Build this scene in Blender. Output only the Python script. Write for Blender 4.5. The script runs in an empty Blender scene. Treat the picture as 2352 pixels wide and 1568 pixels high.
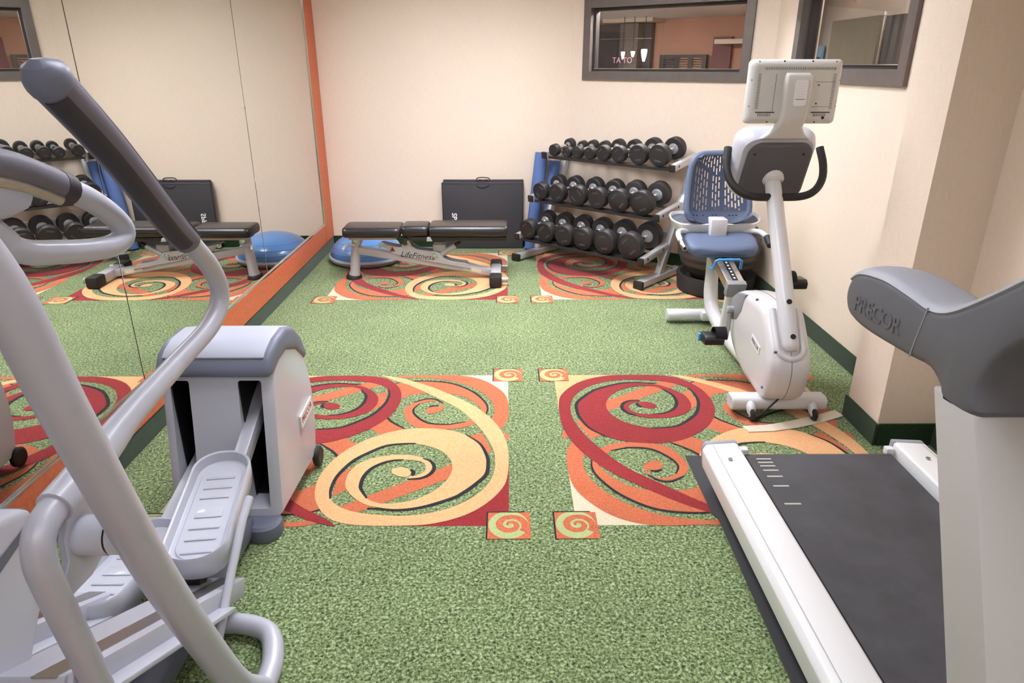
import bpy, bmesh, math, random
from mathutils import Vector, Matrix, Quaternion

random.seed(7)
scene = bpy.context.scene
COL = scene.collection
PI = math.pi

# ------------------------------------------------------------------ camera
FPX, CX, CY, CAMH = 1580.0, 1176.0, 784.0, 1.55
PITCH, YAW = math.radians(21.9), math.radians(0.44)
cam_data = bpy.data.cameras.new('camera')
cam_data.sensor_width = 36.0
cam_data.sensor_fit = 'HORIZONTAL'
cam_data.lens = FPX / 2352.0 * 36.0
cam_data.clip_start = 0.02
camera = bpy.data.objects.new('camera', cam_data)
COL.objects.link(camera)
camera.location = (0, 0, CAMH)
camera.rotation_euler = (PI / 2 - PITCH, 0, -YAW)
scene.camera = camera

# ------------------------------------------------------------------ world, exposure
world = bpy.data.worlds.new('world')
scene.world = world
world.use_nodes = True
world.node_tree.nodes['Background'].inputs[0].default_value = (0.9, 0.93, 1.0, 1)
world.node_tree.nodes['Background'].inputs[1].default_value = 0.15
scene.view_settings.view_transform = 'Standard'
scene.view_settings.look = 'None'
scene.view_settings.gamma = 1.0
scene.view_settings.use_curve_mapping = False
scene.view_settings.exposure = 0.58
# ceiling fixtures of the room: x, y, width, depth, emission strength
CEILING_LIGHTS = [(-0.35, 4.25, 0.6, 1.2, 27.0), (0.70, 3.95, 0.6, 1.2, 13.0), (-0.35, 2.05, 0.6, 1.2, 10.0),
                  (0.75, -0.2, 0.6, 1.2, 6.0), (-0.35, -0.8, 0.6, 1.2, 5.0)]
CEIL = 2.66

# measured points of the place: a picture ray cut by a real plane of the room
_f = Vector((math.sin(YAW) * math.cos(PITCH), math.cos(YAW) * math.cos(PITCH), -math.sin(PITCH)))
_r = Vector((math.cos(YAW), -math.sin(YAW), 0))
_u = _r.cross(_f)
_c = Vector((0, 0, CAMH))
def ray(u, v): return _f + _r * ((u - CX) / FPX) - _u * ((v - CY) / FPX)
def AZ(u, v, z=0.0):
    d = ray(u, v); return _c + d * ((z - CAMH) / d.z)
def AX(u, v, x):
    d = ray(u, v); return _c + d * (x / d.x)
def AY(u, v, y):
    d = ray(u, v); return _c + d * (y / d.y)
def APL(u, v, q, n):
    d = ray(u, v); return _c + d * ((Vector(q) - _c).dot(n) / d.dot(n))

# ------------------------------------------------------------------ materials
def srgb(h):
    if isinstance(h, str):
        h = h.lstrip('#'); h = tuple(int(h[i:i + 2], 16) for i in (0, 2, 4))
    out = []
    for c in h:
        c = c / 255.0
        out.append(c / 12.92 if c <= 0.04045 else ((c + 0.055) / 1.055) ** 2.4)
    return (*out, 1.0)

MATS = {}
def mat(name, color, rough=0.5, metal=0.0, var=0.0, vscale=30.0, bump=0.0, bscale=200.0, spec=0.5, coat=0.0, color2=None, stretch=(1, 1, 1)):
    m = bpy.data.materials.new(name); MATS[name] = m
    m.use_nodes = True
    nt = m.node_tree; b = nt.nodes['Principled BSDF']
    b.inputs['Roughness'].default_value = rough
    b.inputs['Metallic'].default_value = metal
    b.inputs['Specular IOR Level'].default_value = spec
    b.inputs['Coat Weight'].default_value = coat
    c = srgb(color)
    b.inputs['Base Color'].default_value = c
    tc = nt.nodes.new('ShaderNodeTexCoord'); mp = nt.nodes.new('ShaderNodeMapping')
    mp.inputs['Scale'].default_value = stretch
    nt.links.new(tc.outputs['Object'], mp.inputs['Vector'])
    if var > 0 or color2:
        n = nt.nodes.new('ShaderNodeTexNoise'); n.inputs['Scale'].default_value = vscale; n.inputs['Detail'].default_value = 4
        nt.links.new(mp.outputs[0], n.inputs['Vector'])
        mix = nt.nodes.new('ShaderNodeMix'); mix.data_type = 'RGBA'
        rmp = nt.nodes.new('ShaderNodeValToRGB'); rmp.color_ramp.elements[0].position = 0.35; rmp.color_ramp.elements[1].position = 0.65
        nt.links.new(n.outputs['Fac'], rmp.inputs[0]); nt.links.new(rmp.outputs[0], mix.inputs[0])
        c2 = srgb(color2) if color2 else tuple(x * (1 - var) for x in c[:3]) + (1,)
        mix.inputs[6].default_value = c; mix.inputs[7].default_value = c2
        nt.links.new(mix.outputs[2], b.inputs['Base Color'])
    if bump > 0:
        n2 = nt.nodes.new('ShaderNodeTexNoise'); n2.inputs['Scale'].default_value = bscale; n2.inputs['Detail'].default_value = 2
        nt.links.new(mp.outputs[0], n2.inputs['Vector'])
        bp = nt.nodes.new('ShaderNodeBump'); bp.inputs['Strength'].default_value = bump; bp.inputs['Distance'].default_value = 0.002
        nt.links.new(n2.outputs['Fac'], bp.inputs['Height']); nt.links.new(bp.outputs[0], b.inputs['Normal'])
    return m

def carpet_mat(name, light, dark, thr=0.5, scale=95.0, soft=0.12, midc=None):
    """tufted pile: flecks of two yarn colours, fine relief, a sheen lobe"""
    m = bpy.data.materials.new(name); MATS[name] = m
    m.use_nodes = True
    nt = m.node_tree; b = nt.nodes['Principled BSDF']
    b.inputs['Roughness'].default_value = 0.95
    b.inputs['Specular IOR Level'].default_value = 0.15
    b.inputs['Sheen Weight'].default_value = 0.2
    b.inputs['Sheen Roughness'].default_value = 0.5
    geo = nt.nodes.new('ShaderNodeNewGeometry')
    n = nt.nodes.new('ShaderNodeTexNoise'); n.inputs['Scale'].default_value = scale; n.inputs['Detail'].default_value = 3.0; n.inputs['Roughness'].default_value = 0.6
    n.inputs['Distortion'].default_value = 0.6
    nt.links.new(geo.outputs['Position'], n.inputs['Vector'])
    r = nt.nodes.new('ShaderNodeValToRGB')
    r.color_ramp.elements[0].position = thr - soft; r.color_ramp.elements[0].color = srgb(dark)
    r.color_ramp.elements[1].position = thr + soft; r.color_ramp.elements[1].color = srgb(light)
    if midc:
        e = r.color_ramp.elements.new(thr); e.color = srgb(midc)
    nt.links.new(n.outputs['Fac'], r.inputs[0])
    # broad worn / brushed patches
    n3 = nt.nodes.new('ShaderNodeTexNoise'); n3.inputs['Scale'].default_value = 2.3; n3.inputs['Detail'].default_value = 2
    nt.links.new(geo.outputs['Position'], n3.inputs['Vector'])
    r3 = nt.nodes.new('ShaderNodeMapRange'); r3.inputs[1].default_value = 0.3; r3.inputs[2].default_value = 0.7; r3.inputs[3].default_value = 0.9; r3.inputs[4].default_value = 1.08
    nt.links.new(n3.outputs['Fac'], r3.inputs[0])
    mul = nt.nodes.new('ShaderNodeVectorMath'); mul.operation = 'SCALE'
    nt.links.new(r.outputs[0], mul.inputs[0]); nt.links.new(r3.outputs[0], mul.inputs['Scale'])
    nt.links.new(mul.outputs[0], b.inputs['Base Color'])
    bp = nt.nodes.new('ShaderNodeBump'); bp.inputs['Strength'].default_value = 0.5; bp.inputs['Distance'].default_value = 0.004
    nt.links.new(n.outputs['Fac'], bp.inputs['Height']); nt.links.new(bp.outputs[0], b.inputs['Normal'])
    return m

carpet_mat('carpet_green', '#afbb93', '#233019', 0.5, 110, 0.17, '#6c7f4e')
carpet_mat('carpet_orange', '#cb744e', '#ab5230', 0.5, 150, 0.2)
carpet_mat('carpet_yellow', '#e4b384', '#d79b62', 0.5, 120, 0.2)
carpet_mat('carpet_red', '#9e2a2d', '#781a1f', 0.5, 140, 0.2)
carpet_mat('carpet_cream', '#d8cdb2', '#c6ba9a', 0.5, 140, 0.2)
carpet_mat('carpet_black', '#26282c', '#101214', 0.5, 140, 0.2)
carpet_mat('carpet_sage', '#b4bf86', '#97a56b', 0.5, 140, 0.2)
carpet_mat('baseboard_carpet', '#22401f', '#122612', 0.5, 160, 0.2)

def wall_mat(name, c1, c2):
    """woven vinyl wall covering"""
    m = mat(name, c1, 0.62, spec=0.35)
    nt = m.node_tree; b = nt.nodes['Principled BSDF']
    tc = nt.nodes.new('ShaderNodeNewGeometry')
    mp = nt.nodes.new('ShaderNodeMapping'); mp.inputs['Scale'].default_value = (260, 260, 18)
    nt.links.new(tc.outputs['Position'], mp.inputs['Vector'])
    n = nt.nodes.new('ShaderNodeTexNoise'); n.inputs['Scale'].default_value = 1.0; n.inputs['Detail'].default_value = 2
    nt.links.new(mp.outputs[0], n.inputs['Vector'])
    mp2 = nt.nodes.new('ShaderNodeMapping'); mp2.inputs['Scale'].default_value = (30, 30, 400)
    nt.links.new(tc.outputs['Position'], mp2.inputs['Vector'])
    n2 = nt.nodes.new('ShaderNodeTexNoise'); n2.inputs['Scale'].default_value = 1.0; n2.inputs['Detail'].default_value = 2
    nt.links.new(mp2.outputs[0], n2.inputs['Vector'])
    ad = nt.nodes.new('ShaderNodeMath'); ad.operation = 'ADD'
    nt.links.new(n.outputs['Fac'], ad.inputs[0]); nt.links.new(n2.outputs['Fac'], ad.inputs[1])
    r = nt.nodes.new('ShaderNodeValToRGB')
    r.color_ramp.elements[0].position = 0.3; r.color_ramp.elements[0].color = srgb(c2)
    r.color_ramp.elements[1].position = 0.7; r.color_ramp.elements[1].color = srgb(c1)
    half = nt.nodes.new('ShaderNodeMath'); half.operation = 'MULTIPLY'; half.inputs[1].default_value = 0.5
    nt.links.new(ad.outputs[0], half.inputs[0]); nt.links.new(half.outputs[0], r.inputs[0])
    nt.links.new(r.outputs[0], b.inputs['Base Color'])
    bp = nt.nodes.new('ShaderNodeBump'); bp.inputs['Strength'].default_value = 0.15; bp.inputs['Distance'].default_value = 0.001
    nt.links.new(half.outputs[0], bp.inputs['Height']); nt.links.new(bp.outputs[0], b.inputs['Normal'])
    return m
wall_mat('wallpaper', '#eddcca', '#e4d1bc')
mat('ceiling_white', '#eceae6', 0.9, bump=0.1, bscale=150)
mat('trim_orange', '#c86c48', 0.55, var=0.15, vscale=60, bump=0.1, bscale=300, color2='#bb5d3a')
mat('bronze_frame', '#6f6661', 0.42, 0.35, var=0.1, vscale=15)
mat('bronze_dark', '#37312f', 0.5, 0.2)
m = mat('mirror_silver', '#dfe0dc', 0.0, 1.0)
mat('chrome', '#d8d8d8', 0.12, 1.0)
mat('steel_brushed', '#b6b4b0', 0.32, 1.0, var=0.15, vscale=40, stretch=(1, 1, 12))
mat('silver_paint', '#b0b0b2', 0.32, 0.55, bump=0.03, bscale=700)
mat('bench_silver', '#b4b4b8', 0.4, 0.2, bump=0.03, bscale=700)
mat('rack_silver', '#c6c6c8', 0.35, 0.45, bump=0.03, bscale=700)
mat('machine_grey', '#bcbdc8', 0.38, 0.12, bump=0.06, bscale=900)
mat('machine_plastic', '#c0c2cd', 0.35, bump=0.03, bscale=900, coat=0.15)
mat('machine_cap', '#6d7183', 0.45, bump=0.04, bscale=900)
mat('machine_cap_top', '#b4b7c5', 0.42, bump=0.04, bscale=900)
mat('grip_plum', '#6b6874', 0.55, bump=0.05, bscale=900)
mat('grip_dark', '#35313a', 0.55, bump=0.08, bscale=700)
mat('bike_white', '#d2d1d2', 0.32, bump=0.02, bscale=900, coat=0.2)
mat('bike_beige', '#d3d2ce', 0.5, bump=0.05, bscale=900)
mat('bike_grey', '#84858a', 0.5, bump=0.05, bscale=900)
mat('console_dark', '#57545a', 0.6, bump=0.08, bscale=900)
mat('black_rubber', '#1e1c1c', 0.6, bump=0.05, bscale=500)
mat('black_plastic', '#151517', 0.4)
mat('slot_black', '#0a0a0b', 0.6)
mat('seat_blue', '#596680', 0.5, bump=0.06, bscale=700)
mat('seat_blue_dark', '#3d4860', 0.5, bump=0.06, bscale=700)
mat('tray_blue', '#3b4150', 0.6)
mat('lever_blue', '#3a8fd6', 0.35)
mat('vinyl_black', '#242122', 0.33, bump=0.12, bscale=350, coat=0.1)
mat('vinyl_charcoal', '#3a393d', 0.5, bump=0.12, bscale=350)
mat('mat_edge', '#17161a', 0.6)
mat('dumbbell_rubber', '#2b2828', 0.5, bump=0.05, bscale=500)
mat('dumbbell_ring', '#454141', 0.45)
mat('tray_black', '#2a2624', 0.45)
mat('foam_blue', '#5b76ac', 0.75, bump=0.25, bscale=180)
mat('dome_blue', '#5580b8', 0.28, coat=0.2)
mat('dome_base', '#b0b3bb', 0.6)
mat('ball_grey', '#3a3534', 0.5, bump=0.04, bscale=400)
mat('ball_base', '#262324', 0.65)
mat('belt_black', '#3b3b3f', 0.62, var=0.12, vscale=9, bump=0.15, bscale=600, color2='#46464b')
mat('belt_mark', '#b9b7ab', 0.7)
mat('rail_white', '#e8e8e7', 0.4, bump=0.04, bscale=900)
mat('floor_mat', '#3f4042', 0.9, bump=0.3, bscale=350)
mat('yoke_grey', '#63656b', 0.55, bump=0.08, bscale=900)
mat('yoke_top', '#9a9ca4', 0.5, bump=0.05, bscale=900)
mat('post_beige', '#c2c0bc', 0.5, bump=0.05, bscale=900)
mat('paper_white', '#eeeef2', 0.7)
mat('label_white', '#e2e2e2', 0.5)
mat('ink_grey', '#5a5a60', 0.6)
mat('ink_black', '#101010', 0.6)
mat('ink_red', '#8e2f2c', 0.6)
mat('warn_red', '#8c3126', 0.6)
mat('decal_cream', '#d6cdb4', 0.6)
mat('strip_beige', '#d9cdb6', 0.6, var=0.06, vscale=20)
mat('cable_black', '#161616', 0.5)
mat('lobby_wall_pink', '#b88a76', 0.8, var=0.08, vscale=4)
mat('lobby_beam', '#c9bba8', 0.8)
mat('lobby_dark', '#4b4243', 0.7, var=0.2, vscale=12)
mat('lobby_pillar', '#6d6159', 0.75, var=0.2, vscale=25)
mat('lobby_red', '#6a3a3a', 0.6, var=0.1, vscale=6)
mat('shutter_wood', '#2c2425', 0.5)
mat('louvre_wood', '#8f705c', 0.6)
mat('hall_curtain', '#6d6350', 0.85, var=0.12, vscale=30, stretch=(1, 1, 0.1))
mat('hall_dark', '#38312f', 0.7)
mat('hall_wall', '#b2a69a', 0.8)
mat('poster_blue', '#8fb3cf', 0.7)
mat('poster_ink', '#3a4a60', 0.7)
mat('sign_pink', '#e8b7c4', 0.5)
def emit(name, color, strength):
    m = bpy.data.materials.new(name); MATS[name] = m; m.use_nodes = True
    b = m.node_tree.nodes['Principled BSDF']
    b.inputs['Base Color'].default_value = srgb(color)
    b.inputs['Emission Color'].default_value = srgb(color)
    b.inputs['Emission Strength'].default_value = strength
    return m
emit('pendant_glow', '#ffffff', 4.0)
emit('lobby_glow', '#ffd9a4', 3.0)
def glass_mat():
    m = bpy.data.materials.new('window_glass'); MATS['window_glass'] = m; m.use_nodes = True
    nt = m.node_tree; nt.nodes.remove(nt.nodes['Principled BSDF'])
    tr = nt.nodes.new('ShaderNodeBsdfTransparent'); tr.inputs[0].default_value = (0.93, 0.95, 0.96, 1)
    gl = nt.nodes.new('ShaderNodeBsdfGlossy'); gl.inputs['Roughness'].default_value = 0.01
    fr = nt.nodes.new('ShaderNodeFresnel'); fr.inputs[0].default_value = 1.7
    mx = nt.nodes.new('ShaderNodeMixShader')
    ge = nt.nodes.new('ShaderNodeNewGeometry'); sb_ = nt.nodes.new('ShaderNodeMath'); sb_.operation = 'SUBTRACT'; sb_.inputs[0].default_value = 1.0
    ml = nt.nodes.new('ShaderNodeMath'); ml.operation = 'MULTIPLY'
    nt.links.new(ge.outputs['Backfacing'], sb_.inputs[1]); nt.links.new(fr.outputs[0], ml.inputs[0]); nt.links.new(sb_.outputs[0], ml.inputs[1])
    nt.links.new(ml.outputs[0], mx.inputs[0]); nt.links.new(tr.outputs[0], mx.inputs[1]); nt.links.new(gl.outputs[0], mx.inputs[2])
    nt.links.new(mx.outputs[0], nt.nodes['Material Output'].inputs['Surface'])
glass_mat()

# ------------------------------------------------------------------ mesh helpers
def V(*a): return Vector(a[0] if len(a) == 1 else a)

def catmull(pts, sub=6, closed=False):
    P = [Vector(p) for p in pts]; n = len(P)
    if n < 3: return P
    out = []
    rng = n if closed else n - 1
    for i in range(rng):
        p0 = P[(i - 1) % n] if (closed or i > 0) else P[0] * 2 - P[1]
        p1, p2 = P[i], P[(i + 1) % n]
        p3 = P[(i + 2) % n] if (closed or i + 2 < n) else P[-1] * 2 - P[-2]
        for k in range(sub):
            t = k / sub
            out.append(0.5 * ((2 * p1) + (p2 - p0) * t + (2 * p0 - 5 * p1 + 4 * p2 - p3) * t * t + (3 * p1 - p0 - 3 * p2 + p3) * t ** 3))
    if not closed: out.append(P[-1].copy())
    return out

def bm_box(bm, c, s, bevel=0.0, rot=None, seg=2):
    t = bmesh.new()
    bmesh.ops.create_cube(t, size=1.0)
    bmesh.ops.scale(t, vec=Vector(s), verts=t.verts)
    if bevel > 0:
        bmesh.ops.bevel(t, geom=list(t.edges), offset=bevel, segments=seg, affect='EDGES', profile=0.5)
    M = Matrix.Translation(Vector(c))
    if rot is not None:
        M = M @ (rot.to_4x4() if not isinstance(rot, tuple) else (Matrix.Rotation(rot[2], 4, 'Z') @ Matrix.Rotation(rot[1], 4, 'Y') @ Matrix.Rotation(rot[0], 4, 'X')))
    bmesh.ops.transform(t, matrix=M, verts=t.verts)
    merge(bm, t)
    return bm

def merge(bm, t):
    me = bpy.data.meshes.new('tmp'); t.to_mesh(me); t.free(); bm.from_mesh(me); bpy.data.meshes.remove(me)

def bm_tube(bm, pts, r, seg=14, sub=0, closed=False, flat=1.0, up=None, cap=True):
    """sweep a (possibly elliptic) section; r a number or a list along the given points"""
    P = [Vector(p) for p in pts]
    if isinstance(r, (int, float)): R = [r] * len(P)
    else: R = list(r)
    if sub:
        Q = catmull([(p.x, p.y, p.z) for p in P], sub, closed)
        n = len(P); RR = []
        m = len(Q)
        for i in range(m):
            f = i / sub; a = int(f) % n; b2 = (a + 1) % n if closed else min(a + 1, n - 1); t = f - int(f)
            RR.append(R[a] * (1 - t) + R[b2] * t)
        P, R = Q, RR
    n = len(P)
    tang = []
    for i in range(n):
        a = P[(i - 1) % n] if (closed or i > 0) else P[i]
        b2 = P[(i + 1) % n] if (closed or i < n - 1) else P[i]
        tang.append((b2 - a).normalized())
    ref = Vector(up) if up is not None else (Vector((0, 0, 1)) if abs(tang[0].z) < 0.9 else Vector((1, 0, 0)))
    nrm = (ref - tang[0] * ref.dot(tang[0])).normalized()
    rings = []
    for i in range(n):
        if i > 0:
            q = tang[i - 1].rotation_difference(tang[i]); nrm = (q @ nrm)
            nrm = (nrm - tang[i] * nrm.dot(tang[i])).normalized()
        bi = tang[i].cross(nrm)
        rings.append([bm.verts.new(P[i] + (nrm * math.cos(2 * PI * k / seg) * R[i] + bi * math.sin(2 * PI * k / seg) * R[i] * flat)) for k in range(seg)])
    for i in range(n if closed else n - 1):
        a, b2 = rings[i], rings[(i + 1) % n]
        for k in range(seg):
            bm.faces.new((a[k], a[(k + 1) % seg], b2[(k + 1) % seg], b2[k]))
    if cap and not closed:
        bm.faces.new(list(reversed(rings[0]))); bm.faces.new(rings[-1])
    return bm

def bm_prism(bm, pts2, axis, a, b, bevel=0.0, seg=2, ang=30):
    """polygon pts2 in the plane normal to axis, extruded from a to b along it.  axis X: (y,z); Y: (x,z); Z: (x,y)"""
    t = bmesh.new()
    def mk(p, w):
        return (w, p[0], p[1]) if axis == 'X' else ((p[0], w, p[1]) if axis == 'Y' else (p[0], p[1], w))
    lo = [t.verts.new(mk(p, a)) for p in pts2]; hi = [t.verts.new(mk(p, b)) for p in pts2]
    n = len(pts2)
    t.faces.new(lo); t.faces.new(list(reversed(hi)))
    for i in range(n): t.faces.new((lo[i], hi[i], hi[(i + 1) % n], lo[(i + 1) % n]))
    bmesh.ops.recalc_face_normals(t, faces=t.faces)
    if bevel > 0:
        es = [e for e in t.edges if len(e.link_faces) == 2 and e.calc_face_angle(0) > math.radians(ang)]
        bmesh.ops.bevel(t, geom=es, offset=bevel, segments=seg, affect='EDGES', profile=0.5)
    merge(bm, t)
    return bm

def bm_lathe(bm, prof, seg=28, M=None, close=True):
    """prof: (r, z) list turned about z, then moved by M"""
    t = bmesh.new(); rings = []
    for (r, z) in prof:
        if r < 1e-6: rings.append([t.verts.new((0, 0, z))])
        else: rings.append([t.verts.new((r * math.cos(2 * PI * k / seg), r * math.sin(2 * PI * k / seg), z)) for k in range(seg)])
    for i in range(len(rings) - 1):
        a, b2 = rings[i], rings[i + 1]
        for k in range(seg):
            if len(a) == 1 and len(b2) == 1: continue
            if len(a) == 1: t.faces.new((a[0], b2[k], b2[(k + 1) % seg]))
            elif len(b2) == 1: t.faces.new((a[k], a[(k + 1) % seg], b2[0]))
            else: t.faces.new((a[k], a[(k + 1) % seg], b2[(k + 1) % seg], b2[k]))
    bmesh.ops.recalc_face_normals(t, faces=t.faces)
    if M is not None: bmesh.ops.transform(t, matrix=M, verts=t.verts)
    merge(bm, t)
    return bm

def axis_matrix(p, d):
    """moves the z axis onto direction d at point p"""
    q = Vector((0, 0, 1)).rotation_difference(Vector(d).normalized())
    return Matrix.Translation(Vector(p)) @ q.to_matrix().to_4x4()

def bm_cyl(bm, p0, p1, r, seg=20, bevel=0.0):
    p0, p1 = Vector(p0), Vector(p1); L = (p1 - p0).length
    if bevel > 0: prof = [(0, 0), (r - bevel, 0), (r, bevel), (r, L - bevel), (r - bevel, L), (0, L)]
    else: prof = [(0, 0), (r, 0), (r, L), (0, L)]
    return bm_lathe(bm, prof, seg, axis_matrix(p0, p1 - p0))

def bm_loft(bm, rings, cap=True):
    vr = [[bm.verts.new(Vector(p)) for p in ring] for ring in rings]
    n = len(vr[0])
    for a, b2 in zip(vr, vr[1:]):
        for k in range(n): bm.faces.new((a[k], a[(k + 1) % n], b2[(k + 1) % n], b2[k]))
    if cap:
        bm.faces.new(list(reversed(vr[0]))); bm.faces.new(vr[-1])
    return bm

def rrect(w, h, r, n=5):
    """rounded rectangle, counter-clockwise, centred"""
    out = []
    for cx, cy, a0 in ((w / 2 - r, h / 2 - r, 0), (-w / 2 + r, h / 2 - r, 90), (-w / 2 + r, -h / 2 + r, 180), (w / 2 - r, -h / 2 + r, 270)):
        for k in range(n + 1):
            a = math.radians(a0 + 90 * k / n); out.append((cx + r * math.cos(a), cy + r * math.sin(a)))
    return out

def finish(name, bm, material, smooth=35):
    me = bpy.data.meshes.new(name)
    bmesh.ops.recalc_face_normals(bm, faces=bm.faces)
    bm.to_mesh(me); bm.free()
    ms = material if isinstance(material, (list, tuple)) else [material]
    for x in ms: me.materials.append(MATS[x] if isinstance(x, str) else x)
    if smooth:
        for p in me.polygons: p.use_smooth = True
        me.set_sharp_from_angle(angle=math.radians(smooth))
    return me

def obj(name, bm, material, parent=None, smooth=35, world=True, label=None):
    """one mesh object; with world=True the coordinates are room coordinates and are moved into the parent's frame"""
    if bm.__class__.__name__ == 'BMesh': me = finish(name, bm, material, smooth)
    else: me = bm
    o = bpy.data.objects.new(name, me); COL.objects.link(o)
    if parent is not None:
        if world: me.transform(frame(parent).inverted())
        o.parent = parent
    if label: o['label'] = label
    return o

def frame(o):
    M = Matrix.Identity(4)
    chain = []
    while o is not None: chain.append(o); o = o.parent
    for x in reversed(chain):
        M = M @ (Matrix.Translation(x.location) @ x.rotation_euler.to_matrix().to_4x4())
    return M

def thing(name, label, cat, loc=(0, 0, 0), rz=0.0, group=None):
    o = bpy.data.objects.new(name, None); COL.objects.link(o)
    o.empty_display_size = 0.1
    o.location = loc; o.rotation_euler = (0, 0, rz)
    return tag(o, label, cat, group)

def tag(o, label, cat, group=None):
    o['label'] = label; o['category'] = cat
    if group: o['group'] = group
    return o

def struct(name, bm, material, parent=None, label=None, smooth=0):
    o = obj(name, bm, material, parent, smooth)
    if parent is None: o['kind'] = 'structure'
    if label: o['label'] = label
    return o

def B(): return bmesh.new()

def text_mesh(s, size, extrude=0.0006, shear=0.0, bold=0.0, spacing=1.0):
    cu = bpy.data.curves.new('lettering', 'FONT'); cu.body = s; cu.size = size; cu.extrude = extrude; cu.shear = shear
    cu.offset = bold; cu.align_x = 'CENTER'; cu.align_y = 'CENTER'; cu.space_character = spacing; cu.resolution_u = 3
    o = bpy.data.objects.new('lettering', cu); COL.objects.link(o)
    dg = bpy.context.evaluated_depsgraph_get()
    me = bpy.data.meshes.new_from_object(o.evaluated_get(dg))
    bpy.data.objects.remove(o); bpy.data.curves.remove(cu)
    return me

def lettering(name, s, size, origin, xdir, normal, material, parent, label=None, **kw):
    """flat raised letters at origin, reading along xdir, facing normal (room coordinates)"""
    me = text_mesh(s, size, **kw)
    x = Vector(xdir).normalized(); z = Vector(normal).normalized(); x = (x - z * x.dot(z)).normalized(); y = z.cross(x)
    M = Matrix((x, y, z)).transposed().to_4x4(); M.translation = Vector(origin)
    me.transform(M)
    me.materials.clear(); me.materials.append(MATS[material]); me.name = name
    return obj(name, me, None, parent, label=label)

def boolean(o, cutters):
    dg = None
    for c in cutters:
        md = o.modifiers.new('cut', 'BOOLEAN'); md.operation = 'DIFFERENCE'; md.object = c; md.solver = 'EXACT'
    bpy.context.view_layer.update()
    dg = bpy.context.evaluated_depsgraph_get()
    me = bpy.data.meshes.new_from_object(o.evaluated_get(dg))
    o.modifiers.clear(); old = o.data; o.data = me; bpy.data.meshes.remove(old)
    for c in cutters:
        d = c.data; bpy.data.objects.remove(c); bpy.data.meshes.remove(d)
    for p in o.data.polygons: p.use_smooth = True
    o.data.set_sharp_from_angle(angle=math.radians(32))

# ================================================================== the room
XL, XR, YB, YR = -1.592, 1.865, 6.2, -1.6        # wall faces: left, right, back, behind the camera
A0 = Vector((0.541, YB, 0)); A1 = Vector((XR, 5.17, 0))   # the slanted wall across the far corner
AW = (A1 - A0).normalized(); AN = Vector((AW.y, -AW.x, 0))  # along it; AN points out of the room below
if AN.y < 0: AN = -AN
ALEN = (A1 - A0).length
def apt(s, z, d=0.0):
    return A0 + AW * s + AN * d + Vector((0, 0, z))
def bm_aslab(bm, s0, s1, z0, z1, d0, d1):
    """box in the slanted wall's own frame: s along it, d outwards"""
    c = [apt(s, z, d) for z in (z0, z1) for s, d in ((s0, d0), (s1, d0), (s1, d1), (s0, d1))]
    v = [bm.verts.new(p) for p in c]
    for f in ((0, 1, 2, 3), (4, 5, 6, 7), (0, 1, 5, 4), (1, 2, 6, 5), (2, 3, 7, 6), (3, 0, 4, 7)):
        bm.faces.new([v[i] for i in f])
    return bm

b = B(); bm_box(b, (0.13, 2.6, -0.03), (4.4, 9.4, 0.06))
floor = struct('floor', b, 'carpet_green', label='mottled green carpet floor')
b = B(); bm_box(b, (0.13, 2.3, CEIL + 0.05), (3.7, 7.9, 0.1))
struct('ceiling', b, 'ceiling_white', label='plain white ceiling')
b = B(); bm_box(b, (XL - 0.06, 2.3, CEIL / 2), (0.12, 8.0, CEIL)); struct('wall_left', b, 'wallpaper', label='cream papered wall behind the mirrors')
b = B(); bm_box(b, ((XL + A0.x) / 2 - 0.03, YB + 0.06, CEIL / 2), (A0.x - XL + 0.06, 0.12, CEIL)); struct('wall_back', b, 'wallpaper', label='cream papered back wall')
b = B(); bm_box(b, (0.13, YR - 0.06, CEIL / 2), (3.7, 0.12, CEIL)); struct('wall_front', b, 'wallpaper', label='cream papered wall behind the viewer')
W1 = (0.125, 1.515, 1.435, 2.035)                # window in the slanted wall: s0 s1 z0 z1
b = B()
bm_aslab(b, 0, W1[0], 0, CEIL, 0, 0.14); bm_aslab(b, W1[1], ALEN, 0, CEIL, 0, 0.14)
bm_aslab(b, W1[0], W1[1], 0, W1[2], 0, 0.14); bm_aslab(b, W1[0], W1[1], W1[3], CEIL, 0, 0.14)
struct('wall_angled', b, 'wallpaper', label='slanted cream wall with the wide window behind the dumbbell rack')
W2 = (3.40, 4.80, 1.455, 2.05)                   # window in the right wall: y0 y1 z0 z1
b = B()
def rbox(bm, y0, y1, z0, z1, x0=XR, x1=XR + 0.14):
    return bm_box(bm, ((x0 + x1) / 2, (y0 + y1) / 2, (z0 + z1) / 2), (x1 - x0, y1 - y0, z1 - z0))
rbox(b, YR, W2[0], 0, CEIL); rbox(b, W2[1], 5.30, 0, CEIL); rbox(b, W2[0], W2[1], 0, W2[2]); rbox(b, W2[0], W2[1], W2[3], CEIL)
struct('wall_right', b, 'wallpaper', label='cream papered right wall')
b = B(); bm_box(b, ((1.61 + XR) / 2, 2.765, CEIL / 2), (XR - 1.61, 0.27, CEIL)); struct('wall_column', b, 'wallpaper', label='boxed-out cream column on the right wall')

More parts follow.
